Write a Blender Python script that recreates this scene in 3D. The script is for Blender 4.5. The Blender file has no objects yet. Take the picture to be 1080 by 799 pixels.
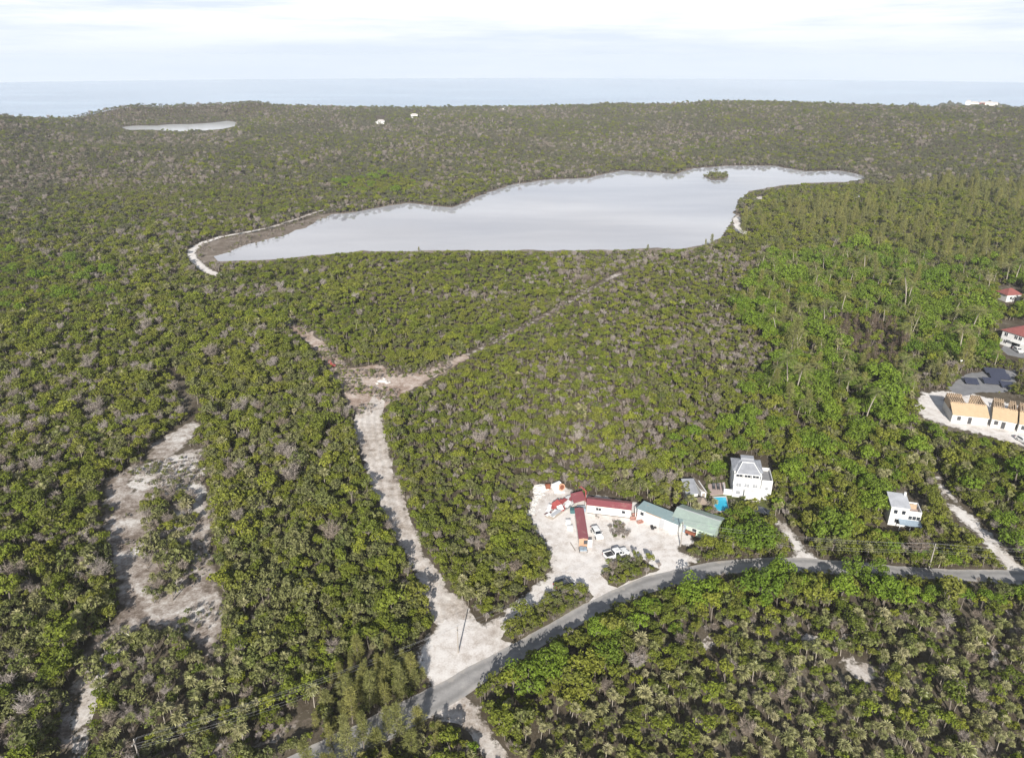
import bpy, math, random
import numpy as np
from mathutils import Vector, Matrix, noise as mnoise
from mathutils.geometry import delaunay_2d_cdt

random.seed(7); RNG = np.random.default_rng(7)
SC = bpy.context.scene
COL = SC.collection
rad = math.radians

# ------------------------------------------------------------------ camera
CAM_H = 100.0
FPX = 770.0                       # focal length in photograph pixels (1080 wide)
PITCH = rad(23.87)
cam = bpy.data.cameras.new('camera')
cam.sensor_fit = 'HORIZONTAL'; cam.sensor_width = 36.0
cam.lens = 36.0 * FPX / 1080.0
cam.clip_start = 1.0; cam.clip_end = 30000.0
camo = bpy.data.objects.new('camera', cam)
camo.location = (0, 0, CAM_H); camo.rotation_euler = (math.pi / 2 - PITCH, 0, 0)
COL.objects.link(camo); SC.camera = camo

# ------------------------------------------------------------------ sky
SUN_EL = rad(28.0); SUN_AZ_VEC = (-0.10, -1.0)       # sun stands behind the camera
W = bpy.data.worlds.new('World'); SC.world = W; W.use_nodes = True
nt = W.node_tree; nt.nodes.clear()
def wn(t, **k):
    n = nt.nodes.new(t)
    for a, b in k.items(): setattr(n, a, b)
    return n
out = wn('ShaderNodeOutputWorld'); bg = wn('ShaderNodeBackground'); bg.inputs['Strength'].default_value = 0.055
sky = wn('ShaderNodeTexSky', sky_type='NISHITA', sun_disc=False)
sky.sun_elevation = SUN_EL
sky.sun_rotation = math.atan2(SUN_AZ_VEC[0], SUN_AZ_VEC[1])
sky.air_density = 1.0; sky.dust_density = 1.0; sky.ozone_density = 1.0
tc = wn('ShaderNodeTexCoord'); sep = wn('ShaderNodeSeparateXYZ')
nt.links.new(tc.outputs['Generated'], sep.inputs[0])
# sky direction, kept above the horizon
mx = wn('ShaderNodeMath', operation='MAXIMUM'); mx.inputs[1].default_value = 0.02
nt.links.new(sep.outputs['Z'], mx.inputs[0])
cmb = wn('ShaderNodeCombineXYZ')
nt.links.new(sep.outputs['X'], cmb.inputs[0]); nt.links.new(sep.outputs['Y'], cmb.inputs[1]); nt.links.new(mx.outputs[0], cmb.inputs[2])
nt.links.new(cmb.outputs[0], sky.inputs['Vector'])
# thin white cloud sheet, thick and bright low in the sky, broken overhead
cmap = wn('ShaderNodeMapping'); cmap.inputs['Scale'].default_value = (2.3, 2.3, 30.0)
nt.links.new(tc.outputs['Generated'], cmap.inputs[0])
cno = wn('ShaderNodeTexNoise'); cno.inputs['Scale'].default_value = 1.0; cno.inputs['Detail'].default_value = 7; cno.inputs['Roughness'].default_value = 0.6
nt.links.new(cmap.outputs[0], cno.inputs['Vector'])
cr = wn('ShaderNodeMapRange'); cr.inputs['From Min'].default_value = 0.40; cr.inputs['From Max'].default_value = 0.56
cr.inputs['To Min'].default_value = 0.0; cr.inputs['To Max'].default_value = 1.0
nt.links.new(cno.outputs['Fac'], cr.inputs['Value'])
er = wn('ShaderNodeMapRange'); er.inputs['From Min'].default_value = 0.20; er.inputs['From Max'].default_value = 0.46
er.inputs['To Min'].default_value = 1.0; er.inputs['To Max'].default_value = 0.12
nt.links.new(sep.outputs['Z'], er.inputs['Value'])
mul = er
# cloud colour: a little bluer just above the sea
hr = wn('ShaderNodeMapRange'); hr.inputs['From Min'].default_value = 0.0; hr.inputs['From Max'].default_value = 0.05
nt.links.new(sep.outputs['Z'], hr.inputs['Value'])
ccol = wn('ShaderNodeMix', data_type='RGBA')
ccol.inputs['A'].default_value = (11.1, 12.1, 13.4, 1); ccol.inputs['B'].default_value = (15.0, 15.2, 15.4, 1)
nt.links.new(hr.outputs[0], ccol.inputs['Factor'])
band = wn('ShaderNodeMix', data_type='RGBA'); band.inputs['A'].default_value = (10.5, 11.6, 13.1, 1)
nt.links.new(cr.outputs[0], band.inputs['Factor']); nt.links.new(ccol.outputs['Result'], band.inputs['B'])
mixc = wn('ShaderNodeMix', data_type='RGBA')
nt.links.new(mul.outputs[0], mixc.inputs['Factor'])
nt.links.new(sky.outputs[0], mixc.inputs['A']); nt.links.new(band.outputs['Result'], mixc.inputs['B'])
nt.links.new(mixc.outputs['Result'], bg.inputs['Color']); nt.links.new(bg.outputs[0], out.inputs[0])

# ------------------------------------------------------------------ sun
sl = bpy.data.lights.new('sun', 'SUN'); sl.energy = 5.0; sl.angle = rad(0.5); sl.color = (1.0, 0.955, 0.88)
so = bpy.data.objects.new('sun', sl)
sd = Vector((SUN_AZ_VEC[0], SUN_AZ_VEC[1], 0)).normalized() * math.cos(SUN_EL) + Vector((0, 0, math.sin(SUN_EL)))
so.rotation_euler = (-sd).to_track_quat('-Z', 'Y').to_euler(); so.location = sd * 300
COL.objects.link(so)

vs = SC.view_settings
vs.view_transform = 'Standard'; vs.look = 'None'; vs.exposure = 0.48; vs.gamma = 1.0; vs.use_curve_mapping = False
SC.cycles.max_bounces = 5; SC.cycles.diffuse_bounces = 2; SC.cycles.glossy_bounces = 2
SC.cycles.transmission_bounces = 3; SC.cycles.transparent_max_bounces = 6; SC.cycles.volume_bounces = 1
SC.cycles.use_denoising = True; SC.cycles.denoiser = 'OPENIMAGEDENOISE'; SC.cycles.denoising_input_passes = 'RGB_ALBEDO_NORMAL'

# ------------------------------------------------------------------ photograph pixel -> place on the ground
CP, SP = math.cos(PITCH), math.sin(PITCH)
def ray(px, py):
    u = (px - 540.0) / FPX; v = (399.5 - py) / FPX
    return u, CP + v * SP, -SP + v * CP
def P(px, py, z=0.0):
    dx, dy, dz = ray(px, py); t = (z - CAM_H) / dz
    return Vector((dx * t, dy * t, z))
def pix(x, y, z):
    zc = z - CAM_H
    d = y * CP - zc * SP; v = y * SP + zc * CP
    return 540.0 + FPX * x / d, 399.5 - FPX * v / d

def inpoly(x, y, poly):
    r = np.zeros(x.shape, bool); n = len(poly); j = n - 1
    for i in range(n):
        xi, yi = poly[i][0], poly[i][1]; xj, yj = poly[j][0], poly[j][1]
        c = ((yi > y) != (yj > y))
        with np.errstate(divide='ignore', invalid='ignore'):
            r ^= c & (x < (xj - xi) * (y - yi) / ((yj - yi) if yj != yi else 1e-9) + xi)
        j = i
    return r
def distpoly(x, y, poly, closed=True):
    d = np.full(x.shape, 1e9); n = len(poly)
    for i in range(n if closed else n - 1):
        ax, ay = poly[i][0], poly[i][1]; bx, by = poly[(i + 1) % n][0], poly[(i + 1) % n][1]
        vx, vy = bx - ax, by - ay; L = vx * vx + vy * vy + 1e-9
        t = np.clip(((x - ax) * vx + (y - ay) * vy) / L, 0, 1)
        d = np.minimum(d, np.hypot(x - ax - t * vx, y - ay - t * vy))
    return d
def gp(pts, z=0.0): return [tuple(P(a, b, z)[:2]) for a, b in pts]
def sstep(x, a, b):
    t = np.clip((x - a) / (b - a), 0, 1); return t * t * (3 - 2 * t)

# ------------------------------------------------------------------ outlines
LAKE = [(226,271),(240,266),(262,258),(290,251),(315,243),(335,232),(352,226),(375,224),(400,219),(430,214),(455,217),(478,219),(500,209),
        (515,203),(540,195),(575,190),(620,188),(655,180),(690,182),(712,184),(730,178),(770,175),(815,175),(850,181),(885,180),(905,184),(914,188),
        (890,192),(850,193),(815,197),(790,202),(778,211),(775,225),(768,240),(760,251),(742,259),(720,262),(680,262),(620,264),(540,264),(470,264),(420,265),
        (380,265),(330,269),(290,273),(255,275),(232,275)]
ISLET = [(742,186),(748,183.5),(757,182.5),(766,184),(769,187),(762,190),(750,190)]
PONDZ = 2.0
POND = [(128,134.2),(142,132.6),(165,132.6),(178,131.2),(200,131),(225,129.5),(240,127.5),(249,129),(248,133),(235,136),(205,138.5),(182,138.6),(160,136.8),(134,137)]
POND2 = [(130,134.5),(140,133),(150,134),(147,136),(134,136.2)]
LAKE_G, ISLET_G = gp(LAKE), gp(ISLET)
POND_G, POND2_G = gp(POND, PONDZ), gp(POND2, PONDZ)
PONDF_G = gp([(126,132),(170,129.5),(225,127.5),(252,127),(258,150),(120,154)], PONDZ)

# ------------------------------------------------------------------ terrain
SIL = [  # skyline of the land in the photograph
       (-260,121),(-60,121),(0,121),(20,122),(45,121),(60,119),(85,115),(115,108.5),(145,107),(165,110),(200,109),(235,108),(258,105.5),(272,106),(290,110),(340,112),(390,113),
       (420,114),(500,113),(560,112.5),(625,110.5),(640,108.5),(680,109.5),(720,108.5),(745,106),(790,105.5),(830,106.5),(880,108.5),(960,111.5),(1080,112),(1340,112)]
RD = [(-260,1150),(0,1180),(60,1260),(150,1400),(260,1440),(400,1420),(600,1450),(760,1480),(900,1450),(1080,1400),(1340,1350)]
_az, _zr, _dr = [], [], []
for spx, spy in SIL:
    dx, dy, dz = ray(spx, spy); h = math.hypot(dx, dy)
    D = float(np.interp(spx, [a for a, _ in RD], [b for _, b in RD]))
    _az.append(math.atan2(dx, dy)); _zr.append(max(CAM_H + dz / h * D - 5.5, 1.0)); _dr.append(D)
def vnoise(x, y, s, seed=0.0):
    x = np.asarray(x) / s + seed * 17.3; y = np.asarray(y) / s + seed * 9.1
    xi = np.floor(x); yi = np.floor(y); fx = x - xi; fy = y - yi
    fx = fx * fx * (3 - 2 * fx); fy = fy * fy * (3 - 2 * fy)
    def h(a, b):
        v = np.sin(a * 127.1 + b * 311.7 + seed * 3.7) * 43758.5453
        return v - np.floor(v)
    return (h(xi, yi) * (1 - fx) + h(xi + 1, yi) * fx) * (1 - fy) + (h(xi, yi + 1) * (1 - fx) + h(xi + 1, yi + 1) * fx) * fy
SEA_Z = -4.0
def terrain(x, y):
    x = np.asarray(x, float); y = np.asarray(y, float)
    r = np.hypot(x, y); az = np.arctan2(x, y)
    zr = np.interp(az, _az, _zr); dr = np.interp(az, _az, _dr)
    s = np.where(r < dr, 330.0, 170.0)
    ridge = zr * np.exp(-((r - dr) / s) ** 2)
    und = (5.0 + 10.0 * sstep(r, 800, 1100)) * (vnoise(x, y, 190, 1) - 0.5) + 2.2 * (vnoise(x, y, 80, 2) - 0.5)
    m = sstep(r, 500, 900) * (1 - sstep(r, dr - 260, dr - 60))
    dl = np.where(inpoly(x, y, LAKE_G), 0.0, distpoly(x, y, LAKE_G))
    flat = sstep(dl, 10, 160)
    z = (ridge * sstep(r, 560, 900) + und * m) * flat
    for pg in (PONDF_G,):
        dp = np.where(inpoly(x, y, pg), 0.0, distpoly(x, y, pg))
        k = sstep(dp, 10, 130); z = z * k + (PONDZ - 0.06) * (1 - k)
    drop = sstep(r, dr + 60, dr + 420)
    return z - drop * 20.0
def tz(x, y): return float(terrain(np.array([x]), np.array([y]))[0])

# ------------------------------------------------------------------ materials
def newmat(name):
    m = bpy.data.materials.new(name); m.use_nodes = True
    t = m.node_tree; b = t.nodes['Principled BSDF']; return m, t, b
def link(t, a, b): t.links.new(a, b)
_cache = {}
def paint(name, col, rough=0.6, metal=0.0, var=0.12, scale=1.5, bump=0.0, coat=0.0):
    """plain procedural finish with a little uneven wear"""
    if name in _cache: return _cache[name]
    m, t, b = newmat(name)
    tcn = t.nodes.new('ShaderNodeTexCoord'); n = t.nodes.new('ShaderNodeTexNoise')
    n.inputs['Scale'].default_value = scale; n.inputs['Detail'].default_value = 5; n.inputs['Roughness'].default_value = 0.65
    link(t, tcn.outputs['Object'], n.inputs['Vector'])
    mix = t.nodes.new('ShaderNodeMix'); mix.data_type = 'RGBA'
    mix.inputs['A'].default_value = (*[c * (1 - var) for c in col], 1); mix.inputs['B'].default_value = (*[min(c * (1 + var), 1) for c in col], 1)
    link(t, n.outputs['Fac'], mix.inputs['Factor']); link(t, mix.outputs['Result'], b.inputs['Base Color'])
    b.inputs['Roughness'].default_value = rough; b.inputs['Metallic'].default_value = metal
    if coat: b.inputs['Coat Weight'].default_value = coat
    if bump:
        bp = t.nodes.new('ShaderNodeBump'); bp.inputs['Strength'].default_value = bump
        link(t, n.outputs['Fac'], bp.inputs['Height']); link(t, bp.outputs[0], b.inputs['Normal'])
    _cache[name] = m; return m
def ramp(t, stops):
    r = t.nodes.new('ShaderNodeValToRGB'); e = r.color_ramp.elements
    while len(e) < len(stops): e.new(0.5)
    for k, (p, c) in enumerate(stops): e[k].position = p; e[k].color = (*c, 1)
    return r
def ribbed(name, col, rust=None, scale=2.2, axis='X', rough=0.45, rust_amt=0.55):
    """corrugated sheet metal, optionally with rusty patches"""
    if name in _cache: return _cache[name]
    m, t, b = newmat(name)
    tcn = t.nodes.new('ShaderNodeTexCoord')
    w = t.nodes.new('ShaderNodeTexWave'); w.bands_direction = axis; w.inputs['Scale'].default_value = scale
    link(t, tcn.outputs['Object'], w.inputs['Vector'])
    n = t.nodes.new('ShaderNodeTexNoise'); n.inputs['Scale'].default_value = 0.55; n.inputs['Detail'].default_value = 6; n.inputs['Roughness'].default_value = 0.7
    link(t, tcn.outputs['Object'], n.inputs['Vector'])
    if rust:
        r = ramp(t, [(rust_amt - 0.08, [c * 0.92 for c in col]), (rust_amt, col), (rust_amt + 0.12, rust)])
    else:
        r = ramp(t, [(0.3, [c * 0.8 for c in col]), (0.7, [min(1, c * 1.15) for c in col])])
    link(t, n.outputs['Fac'], r.inputs[0]); link(t, r.outputs[0], b.inputs['Base Color'])
    bp = t.nodes.new('ShaderNodeBump'); bp.inputs['Strength'].default_value = 0.5; bp.inputs['Distance'].default_value = 0.04
    link(t, w.outputs['Fac'], bp.inputs['Height']); link(t, bp.outputs[0], b.inputs['Normal'])
    b.inputs['Roughness'].default_value = rough
    _cache[name] = m; return m
def ground_mat(name, stops, scales=(0.05, 0.35, 2.5), weights=(0.4, 0.35, 0.25), bump=0.4, rough=0.95, edge=None, ecol=(0.10,0.083,0.06), ruts=None):
    m, t, b = newmat(name)
    g = t.nodes.new('ShaderNodeNewGeometry'); acc = None
    for s, w in zip(scales, weights):
        n = t.nodes.new('ShaderNodeTexNoise'); n.inputs['Scale'].default_value = s; n.inputs['Detail'].default_value = 5; n.inputs['Roughness'].default_value = 0.62
        link(t, g.outputs['Position'], n.inputs['Vector'])
        mu = t.nodes.new('ShaderNodeMath'); mu.operation = 'MULTIPLY_ADD'; mu.inputs[1].default_value = w
        link(t, n.outputs['Fac'], mu.inputs[0])
        if acc is None: mu.inputs[2].default_value = 0.0
        else: link(t, acc.outputs[0], mu.inputs[2])
        acc = mu
    r = ramp(t, stops); link(t, acc.outputs[0], r.inputs[0])
    if edge:      # litter and weeds creeping in from the margin
        at = t.nodes.new('ShaderNodeAttribute'); at.attribute_name = 'edge'
        n = t.nodes.new('ShaderNodeTexNoise'); n.inputs['Scale'].default_value = 0.55; n.inputs['Detail'].default_value = 6; n.inputs['Roughness'].default_value = 0.7
        link(t, g.outputs['Position'], n.inputs['Vector'])
        m1 = t.nodes.new('ShaderNodeMath'); m1.operation = 'MULTIPLY_ADD'; m1.inputs[1].default_value = -2.6; m1.inputs[2].default_value = 1.3 - edge
        link(t, n.outputs['Fac'], m1.inputs[0])
        m2 = t.nodes.new('ShaderNodeMath'); m2.operation = 'ADD'; link(t, m1.outputs[0], m2.inputs[0]); link(t, at.outputs['Fac'], m2.inputs[1])
        m3 = t.nodes.new('ShaderNodeMapRange'); m3.inputs['From Min'].default_value = -0.12; m3.inputs['From Max'].default_value = 0.22; link(t, m2.outputs[0], m3.inputs['Value'])
        mc = t.nodes.new('ShaderNodeMix'); mc.data_type = 'RGBA'; mc.inputs['A'].default_value = (*ecol, 1)
        link(t, m3.outputs[0], mc.inputs['Factor'])
        col_out = r.outputs[0]
        if ruts:      # wheel paths run parallel to the margin
            ad = t.nodes.new('ShaderNodeAttribute'); ad.attribute_name = 'dist'
            wob = t.nodes.new('ShaderNodeMath'); wob.operation = 'MULTIPLY_ADD'; wob.inputs[1].default_value = 0.5; link(t, n.outputs['Fac'], wob.inputs[0]); link(t, ad.outputs['Fac'], wob.inputs[2])
            sc_ = t.nodes.new('ShaderNodeMath'); sc_.operation = 'MULTIPLY'; sc_.inputs[1].default_value = 6.283 / ruts[0]; link(t, wob.outputs[0], sc_.inputs[0])
            sn = t.nodes.new('ShaderNodeMath'); sn.operation = 'SINE'; link(t, sc_.outputs[0], sn.inputs[0])
            mr_ = t.nodes.new('ShaderNodeMapRange'); mr_.inputs['From Min'].default_value = -1.0; mr_.inputs['To Min'].default_value = 1 - ruts[1]; mr_.inputs['To Max'].default_value = 1 + ruts[1]; link(t, sn.outputs[0], mr_.inputs['Value'])
            hs = t.nodes.new('ShaderNodeHueSaturation'); link(t, mr_.outputs[0], hs.inputs['Value']); link(t, r.outputs[0], hs.inputs['Color']); col_out = hs.outputs[0]
        link(t, col_out, mc.inputs['B']); link(t, mc.outputs['Result'], b.inputs['Base Color'])
    else: link(t, r.outputs[0], b.inputs['Base Color'])
    bp = t.nodes.new('ShaderNodeBump'); bp.inputs['Strength'].default_value = bump; bp.inputs['Distance'].default_value = 0.3
    link(t, acc.outputs[0], bp.inputs['Height']); link(t, bp.outputs[0], b.inputs['Normal'])
    b.inputs['Roughness'].default_value = rough; b.inputs['Specular IOR Level'].default_value = 0.15
    return m
def leaf_mat(name, cols, zone=0.35, zcol=None, transl=0.22, rough=0.55):
    """foliage: colour picked per plant, drifting slowly from place to place"""
    m, t, b = newmat(name)
    oi = t.nodes.new('ShaderNodeObjectInfo')
    r = ramp(t, [(i / max(1, len(cols) - 1), c) for i, c in enumerate(cols)])
    link(t, oi.outputs['Random'], r.inputs[0])
    n = t.nodes.new('ShaderNodeTexNoise'); n.inputs['Scale'].default_value = 0.016; n.inputs['Detail'].default_value = 3
    link(t, oi.outputs['Location'], n.inputs['Vector'])
    mr = t.nodes.new('ShaderNodeMapRange'); mr.inputs['From Min'].default_value = 0.38; mr.inputs['From Max'].default_value = 0.65
    mr.inputs['To Max'].default_value = zone; link(t, n.outputs['Fac'], mr.inputs['Value'])
    mx_ = t.nodes.new('ShaderNodeMix'); mx_.data_type = 'RGBA'; mx_.inputs['B'].default_value = (*(zcol or cols[0]), 1)
    link(t, mr.outputs[0], mx_.inputs['Factor']); link(t, r.outputs[0], mx_.inputs['A'])
    # leaf to leaf variation
    g = t.nodes.new('ShaderNodeNewGeometry')
    n2 = t.nodes.new('ShaderNodeTexNoise'); n2.inputs['Scale'].default_value = 1.9; n2.inputs['Detail'].default_value = 3
    link(t, g.outputs['Position'], n2.inputs['Vector'])
    hv = t.nodes.new('ShaderNodeHueSaturation')
    m2 = t.nodes.new('ShaderNodeMapRange'); m2.inputs['From Min'].default_value = 0.3; m2.inputs['From Max'].default_value = 0.7
    m2.inputs['To Min'].default_value = 0.55; m2.inputs['To Max'].default_value = 1.5; link(t, n2.outputs['Fac'], m2.inputs['Value'])
    link(t, m2.outputs[0], hv.inputs['Value']); link(t, mx_.outputs['Result'], hv.inputs['Color'])
    link(t, hv.outputs[0], b.inputs['Base Color'])
    b.inputs['Roughness'].default_value = rough; b.inputs['Specular IOR Level'].default_value = 0.18
    if transl:
        tr = t.nodes.new('ShaderNodeBsdfTranslucent'); link(t, hv.outputs[0], tr.inputs['Color'])
        ms = t.nodes.new('ShaderNodeMixShader'); ms.inputs[0].default_value = transl
        o = t.nodes['Material Output']
        link(t, b.outputs[0], ms.inputs[1]); link(t, tr.outputs[0], ms.inputs[2]); link(t, ms.outputs[0], o.inputs['Surface'])
    return m

M_soil = ground_mat('leaf_litter_soil', [(0.30,(0.035,0.028,0.018)),(0.46,(0.085,0.068,0.048)),(0.56,(0.14,0.118,0.09)),(0.66,(0.34,0.31,0.27))])
M_sand = ground_mat('limestone_sand', [(0.36,(0.40,0.345,0.305)),(0.44,(0.57,0.52,0.48)),(0.51,(0.70,0.66,0.63)),(0.62,(0.80,0.77,0.74))], (0.08,0.5,3.0), (0.38,0.38,0.24), bump=0.35, edge=0.16)
M_dirt = ground_mat('scraped_dirt', [(0.36,(0.079,0.063,0.048)),(0.45,(0.208,0.167,0.138)),(0.52,(0.396,0.348,0.312)),(0.60,(0.653,0.625,0.594))], (0.11,0.5,2.2), (0.45,0.35,0.2), bump=0.6, edge=0.12)
M_junc = ground_mat('brown_scraped_earth', [(0.36,(0.11,0.075,0.055)),(0.45,(0.30,0.22,0.175)),(0.53,(0.47,0.38,0.325)),(0.63,(0.66,0.60,0.55))], (0.10,0.5,2.2), (0.42,0.35,0.23), bump=0.6, edge=0.06)
M_topsand = ground_mat('bulldozed_sand', [(0.38,(0.15,0.125,0.10)),(0.46,(0.42,0.375,0.335)),(0.53,(0.60,0.56,0.525)),(0.62,(0.72,0.69,0.66))], (0.14,0.6,2.4), (0.36,0.38,0.26), bump=0.6, edge=-0.05)
M_track = ground_mat('track_sand', [(0.38,(0.24,0.195,0.16)),(0.46,(0.45,0.395,0.35)),(0.53,(0.59,0.54,0.50)),(0.62,(0.72,0.68,0.64))], (0.09,0.45,2.4), (0.38,0.38,0.24), bump=0.45, edge=0.02, ruts=(1.6, 0.08))
M_road = ground_mat('old_asphalt', [(0.30,(0.20,0.193,0.188)),(0.48,(0.29,0.28,0.275)),(0.56,(0.34,0.325,0.315)),(0.70,(0.45,0.43,0.41))], (0.05,0.4,6.0), bump=0.08, rough=0.85, edge=0.04, ecol=(0.40,0.37,0.34), ruts=(1.9, 0.13))
M_mud = ground_mat('salt_mud', [(0.34,(0.10,0.08,0.06)),(0.50,(0.19,0.155,0.125)),(0.64,(0.32,0.28,0.25))], (0.03,0.12,0.6), bump=0.2)
M_lawn = ground_mat('rough_lawn', [(0.32,(0.05,0.065,0.02)),(0.5,(0.10,0.115,0.035)),(0.66,(0.17,0.16,0.08))], bump=0.4)
M_verge = ground_mat('verge_soil', [(0.30,(0.06,0.05,0.03)),(0.50,(0.13,0.11,0.075)),(0.66,(0.30,0.27,0.22))], bump=0.4)
M_grey = ground_mat('grey_hardstanding', [(0.30,(0.15,0.15,0.16)),(0.50,(0.23,0.23,0.24)),(0.70,(0.33,0.32,0.32))], bump=0.15)

def water_mat(name, c0, c1, rough, scale, bump, dist=0.4):
    m, t, b = newmat(name)
    g = t.nodes.new('ShaderNodeNewGeometry')
    mp = t.nodes.new('ShaderNodeMapping'); mp.inputs['Scale'].default_value = (0.35, 1.0, 1.0)
    link(t, g.outputs['Position'], mp.inputs[0])
    n = t.nodes.new('ShaderNodeTexNoise'); n.inputs['Scale'].default_value = scale; n.inputs['Detail'].default_value = 6
    link(t, mp.outputs[0], n.inputs['Vector'])
    r = ramp(t, [(0.38, c0), (0.62, c1)]); link(t, n.outputs['Fac'], r.inputs[0]); link(t, r.outputs[0], b.inputs['Base Color'])
    n2 = t.nodes.new('ShaderNodeTexNoise'); n2.inputs['Scale'].default_value = 0.5; n2.inputs['Detail'].default_value = 4
    link(t, g.outputs['Position'], n2.inputs['Vector'])
    bp = t.nodes.new('ShaderNodeBump'); bp.inputs['Strength'].default_value = bump; bp.inputs['Distance'].default_value = dist
    link(t, n2.outputs['Fac'], bp.inputs['Height']); link(t, bp.outputs[0], b.inputs['Normal'])
    b.inputs['Roughness'].default_value = rough; b.inputs['IOR'].default_value = 1.33
    return m
M_lake = water_mat('shallow_lake_water', (0.33,0.33,0.365), (0.45,0.45,0.485), 0.03, 0.012, 0.03)
M_pond = water_mat('sky_tinted_pond_water', (0.60,0.61,0.64), (0.68,0.69,0.72), 0.12, 0.012, 0.03)  # reflected bright sky is put into the pale base colour
M_sea = water_mat('sea_water', (0.085,0.20,0.36), (0.20,0.34,0.51), 0.12, 0.006, 0.25, 1.0)
M_pool = water_mat('pool_water', (0.04,0.42,0.62), (0.07,0.52,0.72), 0.05, 0.6, 0.1)

M_white = paint('white_painted_wall', (0.66,0.655,0.645), 0.7, var=0.10, scale=0.9)
M_offwhite = paint('weathered_cream_wall', (0.66,0.62,0.57), 0.75, var=0.14, scale=1.2)
M_glass = paint('dark_window_glass', (0.03,0.035,0.045), 0.08, var=0.3)
M_frame = paint('white_window_frame', (0.75,0.75,0.74), 0.5)
M_redroof = ribbed('red_metal_roof', (0.28,0.085,0.095), rust=(0.33,0.17,0.15), rust_amt=0.56)
M_redroofy = ribbed('red_metal_roof_along', (0.28,0.085,0.095), rust=(0.33,0.17,0.15), rust_amt=0.56, axis='Y')
M_redtile = ribbed('red_tile_roof', (0.26,0.085,0.075), scale=1.6, axis='Y', rough=0.7)
M_greyroof = ribbed('grey_shingle_roof', (0.31,0.32,0.35), scale=3.0, axis='Y', rough=0.8)
M_teal = ribbed('teal_metal_roof', (0.27,0.36,0.37), rust=(0.42,0.27,0.17), rust_amt=0.60)
M_greenroof = ribbed('pale_green_metal_roof', (0.33,0.40,0.36), rust=(0.34,0.47,0.35), rust_amt=0.55)
M_rust = paint('rusty_steel', (0.20,0.065,0.035), 0.85, var=0.45, scale=2.5)
M_orange = paint('orange_tan_paint', (0.48,0.29,0.19), 0.7, var=0.15)
M_black = paint('black_rubber', (0.025,0.025,0.028), 0.85)
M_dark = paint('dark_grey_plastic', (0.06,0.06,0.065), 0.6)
M_carwhite = paint('white_car_paint', (0.80,0.80,0.79), 0.3, var=0.03, coat=0.5)
M_cardark = paint('dark_car_paint', (0.035,0.04,0.055), 0.25, var=0.1, coat=0.6)
M_carsilver = paint('silver_car_paint', (0.42,0.43,0.45), 0.3, var=0.05, coat=0.5)
M_chrome = paint('bare_metal', (0.55,0.55,0.56), 0.3, metal=0.8)
M_tail = paint('red_lamp_glass', (0.40,0.02,0.02), 0.2)
M_lamp = paint('clear_lamp_glass', (0.75,0.76,0.78), 0.12)
M_wood = paint('grey_weathered_wood', (0.33,0.29,0.25), 0.9, var=0.3, scale=4)
M_ply = paint('new_plywood', (0.50,0.375,0.235), 0.8, var=0.22, scale=0.9)
M_stud = paint('timber_framing', (0.42,0.31,0.21), 0.85, var=0.3, scale=1.6)
M_block = paint('bare_concrete_block', (0.56,0.55,0.53), 0.9, var=0.12)
M_conc = paint('pale_concrete', (0.52,0.48,0.46), 0.85, var=0.1)
M_deck = paint('pinkish_paving', (0.42,0.33,0.30), 0.85, var=0.15)
M_red = paint('faded_red_paint', (0.34,0.075,0.07), 0.55, var=0.3)
M_blue = paint('faded_blue_paint', (0.27,0.34,0.41), 0.6, var=0.25)
M_teals = paint('dark_teal_paint', (0.05,0.13,0.14), 0.6, var=0.25)
M_sheet = paint('white_sheet', (0.74,0.74,0.74), 0.6, var=0.1, scale=2)
M_navy = paint('navy_panel', (0.05,0.055,0.085), 0.35, var=0.3)
M_thatch = paint('dry_thatch', (0.26,0.21,0.17), 0.95, var=0.3, scale=3)
M_rock = paint('white_limestone_rock', (0.66,0.64,0.61), 0.95, var=0.15, scale=1.3, bump=0.3)
M_wire = paint('grey_cable', (0.30,0.30,0.31), 0.5)
M_pole = paint('bleached_timber_pole', (0.32,0.29,0.26), 0.9, var=0.2, scale=4)

M_bark = paint('grey_bark', (0.17,0.145,0.12), 0.95, var=0.25, scale=3)
M_palebark = paint('pale_palm_bark', (0.34,0.30,0.25), 0.95, var=0.2, scale=3)
M_leaf = leaf_mat('broad_leaf', [(0.084,0.113,0.018),(0.129,0.159,0.021),(0.180,0.222,0.026),(0.106,0.130,0.027),(0.168,0.176,0.037),(0.224,0.250,0.029)], 0.6, (0.197,0.204,0.034))
M_leaflush = leaf_mat('lush_leaf', [(0.091,0.151,0.016),(0.134,0.208,0.022),(0.168,0.243,0.024),(0.110,0.166,0.023)], 0.4, (0.177,0.229,0.027))
M_leafdry = leaf_mat('dry_scrub_leaf', [(0.131,0.146,0.048),(0.173,0.174,0.070),(0.104,0.129,0.037),(0.209,0.208,0.086),(0.146,0.174,0.045)], 0.4, (0.177,0.174,0.078))
M_leafgrey = leaf_mat('hazed_grey_scrub_leaf', [(0.105,0.108,0.066),(0.145,0.142,0.094),(0.088,0.096,0.054),(0.17,0.165,0.115),(0.12,0.128,0.07)], 0.4, (0.15,0.145,0.10))  # far scrub's own grey plus distance haze mixed into the leaf colour
M_twig = leaf_mat('bare_grey_twig', [(0.251,0.215,0.190),(0.316,0.280,0.252),(0.208,0.166,0.131),(0.359,0.320,0.296),(0.258,0.211,0.170)], 0.3, (0.208,0.179,0.158), transl=0.0, rough=0.9)
M_palm = leaf_mat('palm_fan_leaf', [(0.217,0.229,0.090),(0.286,0.275,0.139),(0.172,0.200,0.059),(0.342,0.315,0.181),(0.229,0.241,0.086)], 0.35, (0.297,0.263,0.139), transl=0.22, rough=0.34)
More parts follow.
